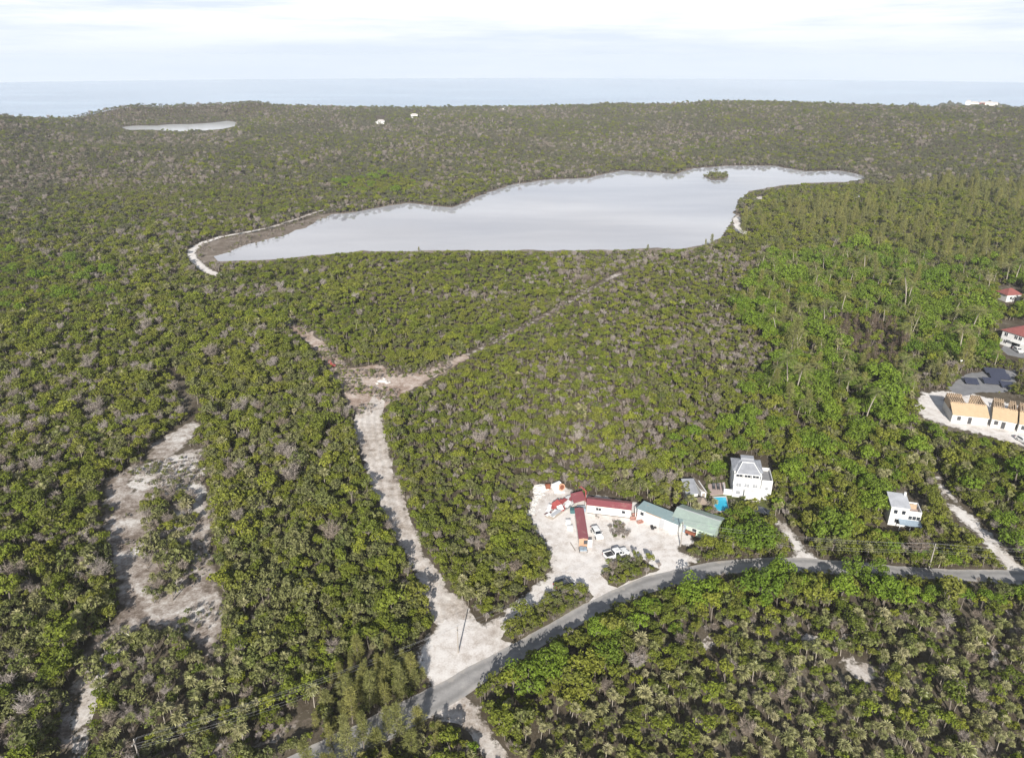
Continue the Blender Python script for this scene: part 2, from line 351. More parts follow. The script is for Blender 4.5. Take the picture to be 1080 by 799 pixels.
M_coco = leaf_mat('coconut_frond', [(0.14,0.175,0.05),(0.21,0.215,0.07),(0.25,0.23,0.11)], 0.2, (0.2,0.2,0.075), transl=0.25, rough=0.4)
M_needle = leaf_mat('casuarina_needle', [(0.224,0.225,0.067),(0.280,0.268,0.084),(0.185,0.196,0.059),(0.247,0.249,0.092)], 0.3, (0.224,0.220,0.084), transl=0.25, rough=0.8)
M_needledead = leaf_mat('dead_casuarina_needle', [(0.136,0.096,0.069),(0.161,0.124,0.093),(0.108,0.077,0.057)], 0.2, (0.149,0.118,0.090), transl=0.1, rough=0.9)

# ------------------------------------------------------------------ mesh builder
class MB:
    def __init__(s): s.v = []; s.f = []; s.m = []
    def face(s, pts, mi=0):
        b = len(s.v); s.v += [tuple(p) for p in pts]; s.f.append(tuple(range(b, b + len(pts)))); s.m.append(mi)
    def box(s, x0, x1, y0, y1, z0, z1, mi=0, top=0.0):
        b = len(s.v); t = top
        s.v += [(x0,y0,z0),(x1,y0,z0),(x1,y1,z0),(x0,y1,z0),(x0+t,y0+t,z1),(x1-t,y0+t,z1),(x1-t,y1-t,z1),(x0+t,y1-t,z1)]
        for q in ((0,3,2,1),(4,5,6,7),(0,1,5,4),(1,2,6,5),(2,3,7,6),(3,0,4,7)):
            s.f.append(tuple(b + i for i in q)); s.m.append(mi)
        return s
    def tube(s, pts, rs, n=6, mi=0, cap=True):
        pts = [Vector(p) for p in pts]
        if not hasattr(rs, '__len__'): rs = [rs] * len(pts)
        b = len(s.v)
        for i, p in enumerate(pts):
            d = (pts[min(i + 1, len(pts) - 1)] - pts[max(i - 1, 0)]).normalized()
            a = Vector((1, 0, 0)) if abs(d.x) < 0.8 else Vector((0, 1, 0))
            u = d.cross(a).normalized(); w = d.cross(u)
            for k in range(n):
                an = 2 * math.pi * k / n; q = p + (u * math.cos(an) + w * math.sin(an)) * rs[i]
                s.v.append(tuple(q))
        for i in range(len(pts) - 1):
            for k in range(n):
                s.f.append((b + i*n + k, b + i*n + (k+1) % n, b + (i+1)*n + (k+1) % n, b + (i+1)*n + k)); s.m.append(mi)
        if cap:
            s.f.append(tuple(b + k for k in reversed(range(n)))); s.m.append(mi)
            e = b + (len(pts) - 1) * n; s.f.append(tuple(e + k for k in range(n))); s.m.append(mi)
        return s
    def slab(s, quad, th, mi=0):
        """four corner points thickened downwards"""
        q = [Vector(p) for p in quad]; n = (q[1] - q[0]).cross(q[3] - q[0]).normalized()
        if n.z < 0: n = -n
        b = len(s.v); s.v += [tuple(p) for p in q] + [tuple(p - n * th) for p in q]; k = len(q)
        s.f.append(tuple(range(b, b + k))); s.f.append(tuple(reversed(range(b + k, b + 2*k)))); s.m += [mi, mi]
        for i in range(k):
            j = (i + 1) % k; s.f.append((b+i, b+k+i, b+k+j, b+j)); s.m.append(mi)
        return s
    def prof(s, pr, halfw, mi=0):
        """side profile in x,z closed, extruded across y with half width by height"""
        b = len(s.v); n = len(pr)
        for sg in (-1, 1):
            for x, z in pr: s.v.append((x, sg * halfw(x, z), z))
        for i in range(n):
            j = (i + 1) % n; s.f.append((b+i, b+j, b+n+j, b+n+i)); s.m.append(mi)
        s.f.append(tuple(b + i for i in reversed(range(n)))); s.f.append(tuple(b + n + i for i in range(n))); s.m += [mi, mi]
        return s
    def disc_prism(s, c, axis, r, h, n=14, mi=0):
        c = Vector(c); a = Vector(axis).normalized() * h / 2
        return s.tube([c - a, c + a], r, n, mi)
    def mesh(s, name, mats, smooth=False):
        me = bpy.data.meshes.new(name); me.from_pydata(s.v, [], s.f)
        for m in mats: me.materials.append(m)
        if len(mats) > 1: me.polygons.foreach_set('material_index', s.m)
        if smooth: me.polygons.foreach_set('use_smooth', [True] * len(me.polygons))
        me.update(); return me
def tag(o, label=None, cat=None, group=None, kind=None):
    if label: o['label'] = label
    if cat: o['category'] = cat
    if group: o['group'] = group
    if kind: o['kind'] = kind
    return o
def obj(name, mb, mat, parent=None, smooth=False, bevel=0.0):
    me = mb.mesh(name, mat if isinstance(mat, (list, tuple)) else [mat], smooth) if isinstance(mb, MB) else mb
    o = bpy.data.objects.new(name, me); COL.objects.link(o)
    if parent: o.parent = parent
    if bevel:
        bv = o.modifiers.new('edge', 'BEVEL'); bv.width = bevel; bv.segments = 2; bv.limit_method = 'ANGLE'
    return o
def thing(name, label, cat, loc=(0,0,0), rz=0.0, group=None):
    o = bpy.data.objects.new(name, None); o.empty_display_size = 0.5; COL.objects.link(o)
    o.location = loc; o.rotation_euler = (0, 0, rz); return tag(o, label, cat, group)
def frame_at(a, b, z=0.0):
    """place with x along a->b (two photograph points on the ground): location, turn, length"""
    A, B = P(*a, z), P(*b, z); d = B - A
    return A, math.atan2(d.y, d.x), d.length
def B1(*a, **k): return MB().box(*a, **k)

# ------------------------------------------------------------------ ground, water, roads
def build_ground():
    fine = np.radians(np.linspace(-52, 52, 209)); coarse = np.radians(np.linspace(52, 308, 40))[1:-1]
    azs = np.concatenate([fine, coarse])
    rs = np.concatenate([[0.0, 30, 55], np.geomspace(75, 420, 46), np.linspace(432, 950, 60), np.linspace(965, 2050, 80)])
    A, R = np.meshgrid(azs, rs); X = np.sin(A) * R; Y = np.cos(A) * R
    Z = terrain(X.ravel(), Y.ravel()).reshape(X.shape)
    Z = np.where(R < 420, 0.0, Z)
    n = len(azs); v = np.stack([X, Y, Z], -1).reshape(-1, 3)
    f = []
    for i in range(len(rs) - 1):
        for k in range(n):
            j = (k + 1) % n; f.append((i*n + k, (i+1)*n + k, (i+1)*n + j, i*n + j))
    me = bpy.data.meshes.new('ground'); me.from_pydata(v.tolist(), [], f); me.materials.append(M_soil)
    me.polygons.foreach_set('use_smooth', [True] * len(f)); me.update()
    tag(obj('ground', me, None), 'dark leaf litter soil under the scrub', 'ground', kind='structure')
build_ground()

def sheet(name, pts, zo, mat, label, cat='ground', jit=0.5, step=0.8, grid=2.2, base=None, kind='structure', seed=0, join=()):
    pts = [Vector((p[0], p[1])) for p in pts]; ring = []
    for i, a in enumerate(pts):
        b = pts[(i + 1) % len(pts)]; n = max(1, int((b - a).length / step))
        for k in range(n):
            p = a.lerp(b, k / n)
            if jit:
                q = Vector((p.x * 0.22, p.y * 0.22, seed * 3.1)); w = Vector((p.x * 0.8, p.y * 0.8, seed + 5.0))
                p = p + Vector((mnoise.noise(q) * 1.3 + mnoise.noise(w) * 0.7 + mnoise.noise(w * 2.9) * 0.35, mnoise.noise(q + Vector((31, 7, 2))) * 1.3 + mnoise.noise(w + Vector((9, 4, 1))) * 0.7 + mnoise.noise(w * 2.9 + Vector((2, 8, 3))) * 0.35)) * jit
            ring.append(p)
    xs = [p.x for p in ring]; ys = [p.y for p in ring]
    gx, gy = np.meshgrid(np.arange(min(xs), max(xs), grid), np.arange(min(ys), max(ys), grid)); gx, gy = gx.ravel(), gy.ravel()
    rp = [(p.x, p.y) for p in ring]
    if len(gx): k = inpoly(gx, gy, rp) & (distpoly(gx, gy, rp) > grid * 0.35); gx, gy = gx[k], gy[k]
    co = ring + [Vector((a, b)) for a, b in zip(gx, gy)]; n = len(ring)
    r = delaunay_2d_cdt(co, [(i, (i + 1) % n) for i in range(n)], [], 1, 1e-4)
    vs_, fs = r[0], r[2]
    X = np.array([v.x for v in vs_]); Y = np.array([v.y for v in vs_])
    Z = (np.where(np.hypot(X, Y) < 420, 0.0, terrain(X, Y)) if base is None else np.full(X.shape, base)) + zo
    me = bpy.data.meshes.new(name); me.from_pydata(np.stack([X, Y, Z], 1).tolist(), [], [tuple(f) for f in fs]); me.materials.append(mat); me.update()
    dd = distpoly(X, Y, rp) if (len(rp) < 1800 and not join) else None
    if dd is None:      # margins that run into other cleared ground do not count
        ra = np.array(rp); inside = np.zeros(len(rp), bool)
        for jg in join: inside |= inpoly(ra[:, 0], ra[:, 1], jg)
        oc = ra[~inside]; dd = np.full(X.shape, 99.0)
        for q in range(0, len(X), 400): dd[q:q+400] = np.min(np.hypot(X[q:q+400, None] - oc[None, :, 0], Y[q:q+400, None] - oc[None, :, 1]), 1)
    e = me.attributes.new('dist', 'FLOAT', 'POINT'); e.data.foreach_set('value', dd)
    e = me.attributes.new('edge', 'FLOAT', 'POINT'); e.data.foreach_set('value', np.clip(dd / 2.2, 0, 1))
    return tag(obj(name, me, None), label, cat, kind=kind)
def ribbon(pts, widths):
    """px centre line -> ground polygon with a width in metres"""
    c = [P(*p).xy for p in pts]; L, R_ = [], []
    if not hasattr(widths, '__len__'): widths = [widths] * len(c)
    for i, p in enumerate(c):
        d = (c[min(i+1, len(c)-1)] - c[max(i-1, 0)]).normalized(); nrm = Vector((-d.y, d.x))
        L.append(p + nrm * widths[i] / 2); R_.append(p - nrm * widths[i] / 2)
    return [tuple(p) for p in L + R_[::-1]]

# sea: a round sheet out to the horizon
def build_sea():
    n = 240; rs = [900, 1300, 1700, 2200, 2900, 3970]; v = []; f = []
    for r in rs:
        for k in range(n): a = 2 * math.pi * k / n; v.append((math.sin(a) * r, math.cos(a) * r, SEA_Z))
    for i in range(len(rs) - 1):
        for k in range(n): f.append((i*n + k, (i+1)*n + k, (i+1)*n + (k+1) % n, i*n + (k+1) % n))
    me = bpy.data.meshes.new('sea'); me.from_pydata(v, [], f); me.materials.append(M_sea); me.update()
    tag(obj('sea', me, None), 'pale blue sea reaching to the horizon', 'sea', kind='structure')
build_sea()
def grow(pg, d):
    c = [Vector(p) for p in pg]; n = len(c); ar = sum(c[i].x * c[(i+1) % n].y - c[(i+1) % n].x * c[i].y for i in range(n)); sg = -1 if ar > 0 else 1; o = []
    for i in range(n):
        t = (c[(i+1) % n] - c[i-1]).normalized(); o.append(tuple(c[i] + Vector((-t.y, t.x)) * sg * d))
    return o
sheet('lake_shore', grow(LAKE_G, 5.0), 0.03, M_mud, 'brown muddy margin round the lake', 'shore', 1.2, 4, 60, base=0.0, seed=8)
sheet('lake_water', LAKE_G, 0.06, M_lake, 'broad pale grey shallow lake between the scrub', 'lake', 2.2, 6, 40, base=0.0, seed=3)
sheet('pond_water', POND_G, 0.02, M_pond, 'small far pale pond below the hills', 'pond', 2.0, 8, 60, base=PONDZ, seed=4)
sheet('islet_ground', ISLET_G, 0.25, M_mud, 'small low islet in the lake', 'islet', 1.0, 4, 10, base=0.0, seed=6)

ROAD_N = [(170,850),(290,805),(350,775),(400,752),(450,727),(500,700),(535,682),(575,660),(610,640),(640,625),(680,608),(720,598),(760,591),(800,588),(850,588),(900,592),(950,597),(1000,600),(1080,601),(1180,602),(1400,603)]
ROAD_S = [(1400,622),(1180,620),(1080,617),(1000,611),(950,609),(900,606),(850,604),(800,602),(760,606),(720,615),(680,627),(640,644),(600,665),(560,689),(520,713),(490,735),(450,758),(400,786),(340,822),(240,880)]
ROAD_G = gp(ROAD_N + ROAD_S)
YARD = [(440,702),(437,690),(452,665),(462,656),(470,652),(500,652),(512,658),(535,640),(560,620),(577,608),(582,598),(577,575),(565,560),(557,545),(558,530),(563,516),(575,509),(590,511),(603,516),(617,522),
        (640,521),(664,528),(680,531),(700,543),(722,552),(735,566),(733,575),(720,576),(717,579),(726,585),(745,588),(740,592),(720,599),(690,607),(660,620),(640,629),(610,645),(575,665),(540,685),(500,705),(465,722),(450,724)]
ISL1 = [(530,674),(540,656),(565,640),(588,624),(603,618),(620,622),(627,630),(600,648),(570,666),(543,680)]
ISL2 = [(634,606),(641,596),(660,588),(680,590),(697,600),(676,609),(652,619),(641,616)]
TRACK = [(462,662),(452,640),(438,610),(426,585),(412,560),(399,530),(387,505),(378,475),(373,455),(374,440),(380,424),(386,431),(394,414),(399,424),(408,413),(403,434),(404,450),(414,490),(428,530),(443,570),(466,610),(494,645),(510,662),(490,668)]
JUNC = [(378,440),(366,425),(358,405),(346,392),(330,367),(312,352),(300,343),(309,338),(330,350),(350,370),(372,388),(398,385),(428,394),(445,389),(468,382),(490,374),(497,377),(470,392),(440,408),(416,421),(403,434)]
CUT = ribbon([(485,378),(530,356),(580,330),(628,302)], [3.0, 2.8, 2.8, 3.0])
CUTTIP = ribbon([(626,303),(640,295),(657,286.5)], [1.4, 3.2, 4.5])
CLEAR = [(112,503),(150,488),(213,470),(217,505),(222,560),(228,610),(236,640),(238,700),(222,700),(200,672),(175,662),(152,657),(128,672),(110,686),(98,704),(92,740),(86,772),(82,806),(56,806),(64,762),(74,722),(88,692),(100,670),(120,655),(128,640),(117,600),(111,560),(107,530)]
CLEAR2 = [(150,487),(160,468),(182,455),(203,443),(214,447),(205,456),(196,470),(180,482)]
CLEARB = [(300,752),(330,748),(330,765),(312,776),(286,786),(262,790),(262,775),(280,765)]
CLEARC = [(150,806),(178,790),(200,784),(222,786),(224,770),(234,748),(238,770),(246,800),(240,806)]
CLEARI = [(150,538),(166,523),(190,517),(203,523),(208,552),(200,598),(184,634),(166,644),(155,628),(154,580)]
SIDE = [(452,757),(490,734),(507,744),(508,756),(522,775),(545,806),(515,806),(498,778),(484,764)]
DRIVE = [(814,552),(824,544),(833,556),(845,571),(866,592),(828,592),(838,581),(829,567)]
PATHE = [(984,488),(990,490),(996,512),(1012,530),(1035,551),(1056,572),(1084,603),(1062,603),(1044,580),(1022,558),(1000,537),(990,515)]
BUILD = [(962,428),(970,414),(985,411),(1004,412),(1030,416),(1080,428),(1130,436),(1130,482),(1076,470),(1050,462),(1028,456),(1003,451),(985,446),(972,440)]
NAVY = [(1000,408),(1018,395),(1042,390),(1070,390),(1072,404),(1062,412),(1035,414),(1010,418)]
RHDRIVE = [(1056,368),(1066,358),(1100,362),(1100,380),(1076,377),(1062,374)]
LKROAD = ribbon([(232,291),(214,283),(203,272),(202,264),(214,256),(232,250),(260,245),(285,240)], [5,5,5,5,5,4.5,4,3.5])
LKROAD2 = ribbon([(285,240),(310,232),(335,223),(358,218),(378,213)], [3.5,3.0,3.0,3.0,2.5])
MUD = [(206,270),(206,262),(222,254),(250,248.5),(285,243),(312,235),(338,227),(352,225),(352,229),(335,236),(314,246),(290,254),(262,262),(243,268),(228,273),(216,277)]
BEACHES = [[(772,231),(777,226),(782,229),(780,238),(784,243),(794,246),(795,249),(785,248),(775,243)], [(797,208.5),(803,206.5),(806,209),(800,211)], [(899,206.5),(906,205.5),(908,208),(902,208.5)]]
PATCHES = [[(741,674),(748,668),(755,676),(756,690),(747,690),(742,683)], [(813,668),(822,666),(832,669),(828,676),(816,675)], [(845,664),(858,666),(862,674),(850,676),(843,670)],
           [(874,666),(888,664),(897,670),(888,677),(876,673)], [(880,700),(895,692),(910,694),(922,702),(930,720),(920,725),(905,715),(892,712)], [(1042,676),(1050,684),(1064,702),(1070,712),(1066,714),(1052,698),(1041,684)], [(1062,640),(1070,640),(1078,650),(1070,650)]]
VILLAYARD = [(744,506),(766,506),(773,518),(806,521),(816,528),(818,548),(800,548),(784,540),(770,541),(752,541),(744,528)]
OPEN = []       # places where no tree stands (ground polygons)
YARD_G, TRACK_G = gp(YARD), gp(TRACK)
def area(name, px, zo, mat, label, cat='ground', open_=True, ground=False, **k):
    g = px if ground else gp(px)
    sheet(name, g, zo, mat, label, cat, **k)
    if open_: OPEN.append(g)
area('mud_flat', MUD, 0.02, M_mud, 'brown salt mud margin beside the lake', jit=1.2, step=3, grid=15, seed=1)
area('dirt_road', LKROAD, 0.040, M_sand, 'pale dirt road curving round the end of the lake', 'road', ground=True, jit=0.5, seed=2)
area('dirt_road', LKROAD2, 0.046, M_track, 'faint dirt road along the lake shore', 'road', ground=True, jit=0.7, seed=3)
area('track', TRACK, 0.016, M_track, 'bulldozed sandy track running up into the scrub', 'track', jit=0.8, grid=0.9, join=[YARD_G, gp(JUNC)], seed=4)
area('clearing', JUNC, 0.012, M_junc, 'brown scraped junction at the end of the sandy track', 'clearing', jit=0.9, join=[TRACK_G, CUT], seed=5)
area('cut_line', CUT, 0.008, M_dirt, 'narrow cut line through the scrub', 'track', ground=True, jit=0.4, open_=False, seed=6)
OPEN.append(ribbon([(480,380),(530,356),(580,330),(630,301)], 2.0))
area('cut_line', CUTTIP, 0.010, M_dirt, 'pale sandy end of the narrow cut line', 'track', ground=True, jit=0.6, seed=61)
area('yard', YARD, 0.020, M_sand, 'white limestone sand yard beside the road', 'yard', jit=0.7, join=[TRACK_G, ROAD_G], seed=7)
area('clearing', CLEAR, 0.012, M_dirt, 'cleared strip of sand and brush with a grassy middle', 'clearing', jit=1.2, seed=8)
area('clearing', CLEAR2, 0.016, M_dirt, 'short sandy spur at the top of the cleared strip', 'clearing', jit=1.0, seed=9)
area('clearing', CLEARB, 0.012, M_dirt, 'sandy opening beside the casuarinas', 'clearing', jit=1.3, seed=10)
area('clearing', CLEARC, 0.012, M_dirt, 'sandy opening under the power line', 'clearing', jit=1.3, seed=11)
area('sand_top', [(136,506),(150,490),(180,481),(212,473),(216,502),(198,506),(176,512),(150,518),(138,522)], 0.020, M_topsand, 'white bulldozed sand at the top of the cleared strip', 'ground', jit=1.6, seed=50)
area('sand_top', [(96,704),(108,686),(124,672),(130,676),(118,700),(104,740),(98,775),(94,806),(70,806),(76,765),(86,728)], 0.020, M_track, 'pale sandy wheel track at the foot of the cleared strip', 'track', jit=1.0, seed=51)
area('road', ROAD_G, 0.030, M_road, 'old grey asphalt road curving through the scrub', 'road', ground=True, jit=0.18, grid=0.9, seed=12)
area('track', SIDE, 0.024, M_track, 'sandy side track leaving the road', 'track', jit=0.6, join=[ROAD_G], seed=13)
area('driveway', DRIVE, 0.026, M_sand, 'sandy driveway up to the tall white house', 'driveway', jit=0.5, join=[ROAD_G], seed=14)
area('path', PATHE, 0.012, M_sand, 'narrow sandy path running down to the road', 'path', jit=0.5, join=[ROAD_G], seed=15)
area('building_site', BUILD, 0.012, M_sand, 'white sand building site round the unfinished row', 'ground', jit=1.0, seed=16)
area('hardstanding', NAVY, 0.016, M_grey, 'grey hardstanding behind the building site', 'ground', jit=0.8, seed=17)
area('driveway', RHDRIVE, 0.012, M_grey, 'grey driveway in front of the red roofed house', 'driveway', jit=0.4, seed=18)
area('garden', VILLAYARD, 0.008, M_lawn, 'rough dark lawn round the pool and the tall white house', 'garden', jit=0.5, open_=False, seed=19)
for i, b in enumerate(BEACHES): area('beach', b, 0.052 if i else 0.075, M_sand, 'small white beach on the wooded lake point', 'beach', jit=1.0, step=3, seed=20 + i)
for i, b in enumerate(PATCHES): area('sand_patch', b, 0.008, M_track, 'bare sandy patch among the palms south of the road', 'ground', jit=1.8, seed=30 + i)
sheet('verge', gp(ISL1), 0.028, M_verge, 'brushy verge between the road and the yard entrance', 'verge', 0.6, seed=40)
sheet('verge', gp(ISL2), 0.028, M_verge, 'bushy island between the pickup and the road', 'verge', 0.5, seed=41)
ISL_G = [gp(ISL1), gp(ISL2), gp(CLEARI)]

# ------------------------------------------------------------------ plants
def rdir(rng, zmin=-1.0):
    while True:
        d = Vector((rng.gauss(0,1), rng.gauss(0,1), rng.gauss(0,1))).normalized()
        if d.z > zmin: return d
def leaf_quad(mb, p, n, size, rng, mi, asp=1.5):
    n = n.normalized(); a = Vector((0,0,1)) if abs(n.z) < 0.9 else Vector((1,0,0))
    u = n.cross(a).normalized(); w = n.cross(u); an = rng.uniform(0, 6.283)
    U = (u * math.cos(an) + w * math.sin(an)) * size * asp * 0.5; V = (w * math.cos(an) - u * math.sin(an)) * size * 0.5
    bend = n * size * 0.18
    mb.face([p - U, p - V * 0.9 + bend, p + U, p + V * 0.9 + bend], mi)
def broadleaf(seed, R, H, lobes, leaves, size, flat=0.75):
    rng = random.Random(seed); tr, cr_ = MB(), MB()
    base = H - R * flat * 1.2; L = []
    for i in range(lobes):
        an = 6.283 * i / lobes + rng.uniform(-0.4, 0.4); q = R * rng.uniform(0.25, 0.95) * (0.15 if i == 0 else 1)
        L.append((Vector((math.cos(an) * q, math.sin(an) * q, base + R * flat * rng.uniform(-0.25, 0.50) + (R * 0.28 if i == 0 else 0))), R * rng.uniform(0.24, 0.56)))
    lean = Vector((rng.uniform(-.15,.15), rng.uniform(-.15,.15), 0)) * H
    tr.tube([(0,0,-0.3), (lean.x*0.3, lean.y*0.3, base*0.45), (lean.x*0.5, lean.y*0.5, base*0.85)], [0.06*R+0.04, 0.045*R+0.03, 0.035*R+0.02], 6, cap=False)
    for c, r in L:
        tr.tube([(lean.x*0.4, lean.y*0.4, base*0.7), Vector((lean.x*0.3, lean.y*0.3, base*0.6)).lerp(c, 0.6) + Vector((0,0,0.1)), c], [0.03*R+0.015, 0.02*R+0.01, 0.008*R+0.005], 4, cap=False)
    for i in range(leaves):
        c, r = L[rng.randrange(len(L))]; d = rdir(rng, -0.55)
        k = rng.uniform(0.80, 1.08) if rng.random() < 0.86 else rng.uniform(0.3, 0.8)
        p = c + Vector((d.x * r, d.y * r, d.z * r * 0.85)) * k
        leaf_quad(cr_, p, d + rdir(rng) * 0.65, size * rng.uniform(0.65, 1.3), rng, 0)
    return tr, cr_
def bare(seed, R, H, twigs):
    rng = random.Random(seed); mb = MB(); tips = []
    for i in range(6):
        an = 6.283 * i / 6 + rng.uniform(-.4,.4); q = rng.uniform(0.35, 0.8) * R
        tip = Vector((math.cos(an) * q, math.sin(an) * q, H * rng.uniform(0.7, 0.95)))
        mid = Vector((tip.x * 0.3, tip.y * 0.3, H * 0.4))
        mb.tube([(0,0,-0.2), mid, tip], [0.06, 0.04, 0.014], 4, cap=False); tips += [mid.lerp(tip, t) for t in (0.35, 0.6, 0.8, 1.0)]
    for i in range(twigs):
        b = tips[rng.randrange(len(tips))]; d = rdir(rng, -0.25); d.z = d.z * 0.7 + 0.35
        b = b + rdir(rng) * 0.25 * R * rng.random(); e = b + d.normalized() * R * rng.uniform(0.25, 0.6)
        s = d.cross(rdir(rng)).normalized() * rng.uniform(0.018, 0.04)
        mb.face([b - s, b + s, e + s * 0.4, e - s * 0.4])
    return mb
def fan_palm(seed, H, n_leaf, rl):
    rng = random.Random(seed); tr, cr_ = MB(), MB()
    lx, ly = rng.uniform(-.35,.35), rng.uniform(-.35,.35)
    tr.tube([(0,0,-0.2), (lx*0.3, ly*0.3, H*0.5), (lx, ly, H)], [0.10, 0.075, 0.07], 6, cap=False)
    top = Vector((lx, ly, H))
    for i in range(n_leaf):
        an = i * 2.399 + rng.uniform(-.2,.2); el = 1.25 - 1.9 * (i / n_leaf) + rng.uniform(-.12,.12)
        d = Vector((math.cos(an) * math.cos(el), math.sin(an) * math.cos(el), math.sin(el)))
        b = top + d * rng.uniform(0.35, 0.6); side = d.cross(Vector((0,0,1)))
        if side.length < 0.1: side = Vector((1,0,0))
        side.normalize(); nrm = side.cross(d).normalized(); r = rl * rng.uniform(0.8, 1.1)
        st = d.cross(nrm).normalized() * 0.015; cr_.face([top - st, top + st, b + st, b - st])
        nf = 7
        for k in range(nf):
            t0 = -1.9 + 3.8 * k / (nf - 1); f = d * math.cos(t0) + side * math.sin(t0)
            droop = Vector((0,0,-1)) * r * 0.28
            w = (side * math.cos(t0) - d * math.sin(t0)) * r * 0.115
            cr_.face([b, b + f * r * 0.55 - w + nrm * r * 0.05, b + f * r + droop * (0.4 + abs(math.sin(t0)) * 0.5), b + f * r * 0.55 + w - nrm * r * 0.05])
    for i in range(3):       # hanging dead fans
        an = rng.uniform(0, 6.28); d = Vector((math.cos(an) * 0.25, math.sin(an) * 0.25, -1)).normalized(); b = top + d * 0.3
        s = Vector((-math.sin(an), math.cos(an), 0)) * 0.28; cr_.face([b, b + d * 0.5 - s, b + d * 0.9, b + d * 0.5 + s])
    return tr, cr_
def coconut(seed, H):
    rng = random.Random(seed); tr, cr_ = MB(), MB()
    lx, ly = rng.uniform(-1.2,1.2), rng.uniform(-1.2,1.2)
    pts = [Vector((lx * t * t, ly * t * t, -0.2 + (H + 0.2) * t)) for t in (0, 0.25, 0.5, 0.75, 1)]
    tr.tube(pts, [0.20, 0.14, 0.12, 0.11, 0.10], 7, cap=False); top = pts[-1]
    for i in range(16):
        an = i * 2.399 + rng.uniform(-.15,.15); el = 1.2 - 1.5 * i / 16; Lf = rng.uniform(2.3, 3.1)
        h = Vector((math.cos(an), math.sin(an), 0)); pv = []; 
        for k in range(6):
            t = k / 5; pv.append(top + h * Lf * t * math.cos(el * (1 - 0.4 * t)) + Vector((0,0,1)) * (Lf * t * math.sin(el) - 1.5 * t * t))
        sd_ = Vector((-h.y, h.x, 0))
        for k in range(5):
            a, b = pv[k], pv[k+1]; ax = (b - a); cr_.face([a - sd_ * 0.03, a + sd_ * 0.03, b + sd_ * 0.02, b - sd_ * 0.02])
            for q in range(3):
                o = a + ax * (q / 3); ll = 0.75 * math.sin(math.pi * min(1, 0.18 + (k + q / 3) / 5 * 0.75))
                for sg in (-1, 1):
                    tip = o + sd_ * sg * ll * 0.8 + ax.normalized() * ll * 0.5 + Vector((0,0,-0.38 * ll))
                    cr_.face([o, o + ax.normalized() * 0.11, tip])
    return tr, cr_
def casuarina(seed, H, R, n):
    rng = random.Random(seed); tr, cr_ = MB(), MB()
    tr.tube([(0,0,-0.2), (0.1,0.05,H*0.5), (0.05,-0.1,H*0.95)], [0.16, 0.10, 0.02], 6, cap=False)
    nb = 34
    for i in range(nb):
        t = 0.16 + 0.84 * i / nb; z = H * t; L = R * (1.08 - t) ** 0.75 * rng.uniform(0.6, 1.15); an = i * 2.399 + rng.uniform(-.4,.4)
        d = Vector((math.cos(an), math.sin(an), 0.55 + 0.5 * t)).normalized(); b = Vector((0.05, 0, z * 0.95)); e = b + d * L
        tr.tube([b, e], [0.03, 0.006], 3, cap=False)
        for k in range(n // nb):
            q = b.lerp(e, rng.uniform(0.15, 1.05)) + rdir(rng) * 0.16 * R
            nd = (d * 0.5 + rdir(rng) * 0.55 + Vector((0,0,-0.35 + 0.5 * t))).normalized(); s = nd.cross(rdir(rng)).normalized() * rng.uniform(0.03, 0.06)
            ln = rng.uniform(0.35, 0.75); cr_.face([q - s, q + s, q + nd * ln + s * 0.3, q + nd * ln - s * 0.3])
    return tr, cr_

KINDS = {}
def kind(key, variants, tmat, cmat):
    out_ = []
    for i, (tr, cr_) in enumerate(variants):
        both = MB(); both.v = list(cr_.v); both.f = list(cr_.f); both.m = [0] * len(cr_.f)
        if tr:
            b = len(both.v); both.v += tr.v; both.f += [tuple(b + k for k in f) for f in tr.f]; both.m += [1] * len(tr.f)
        out_.append((tr.mesh('trunk', [tmat]) if tr else None, cr_.mesh('crown', [cmat]), both.mesh(key, [cmat, tmat])))
    KINDS[key] = out_
kind('green', [broadleaf(s, R, H, l, n, sz, fl) for s, R, H, l, n, sz, fl in
     ((1,1.75,4.4,6,330,.36,.75),(2,1.5,3.6,5,260,.34,.9),(3,2.0,5.0,8,400,.36,.7),(4,1.25,5.2,5,230,.32,1.1),(5,1.9,4.0,7,360,.32,.6),(6,1.6,5.6,6,290,.36,1.0),(7,2.3,4.4,9,420,.34,.55),(8,1.2,3.2,4,200,.30,.9),(9,1.8,6.0,7,340,.34,1.0))], M_bark, M_leaf)
kind('big', [broadleaf(s, R, H, l, n, sz, 0.7) for s, R, H, l, n, sz in ((11,3.2,6.6,13,1000,.42),(12,2.7,6.2,10,800,.40),(13,3.6,7.0,16,1200,.44),(14,2.4,7.2,9,700,.40))], M_bark, M_leaflush)
kind('dry', [broadleaf(s, R, H, l, n, sz) for s, R, H, l, n, sz in ((21,1.7,4.0,7,200,.36),(22,1.5,3.6,5,170,.34),(23,1.9,4.6,8,230,.38),(24,1.3,4.6,5,150,.34),(25,2.1,3.8,8,240,.36))], M_bark, M_leafdry)
kind('grey', [broadleaf(s, R, H, l, n, sz) for s, R, H, l, n, sz in ((91,1.7,4.0,7,210,.36),(92,1.5,3.6,5,180,.34),(93,1.9,4.6,8,240,.38),(94,1.3,4.6,5,160,.34))], M_bark, M_leafgrey)
kind('bare', [(None, bare(s, R, H, n)) for s, R, H, n in ((31,1.6,4.0,480),(32,1.3,3.6,380),(33,1.9,4.4,560))], M_bark, M_twig)
kind('fan', [fan_palm(s, H, n, r) for s, H, n, r in ((41,3.0,13,.95),(42,3.9,11,.90),(43,2.2,14,1.0),(44,3.4,10,.88),(45,1.5,12,1.0))], M_palebark, M_palm)
kind('coco', [coconut(s, H) for s, H in ((51,7.0),(52,8.2),(53,6.0))], M_palebark, M_coco)
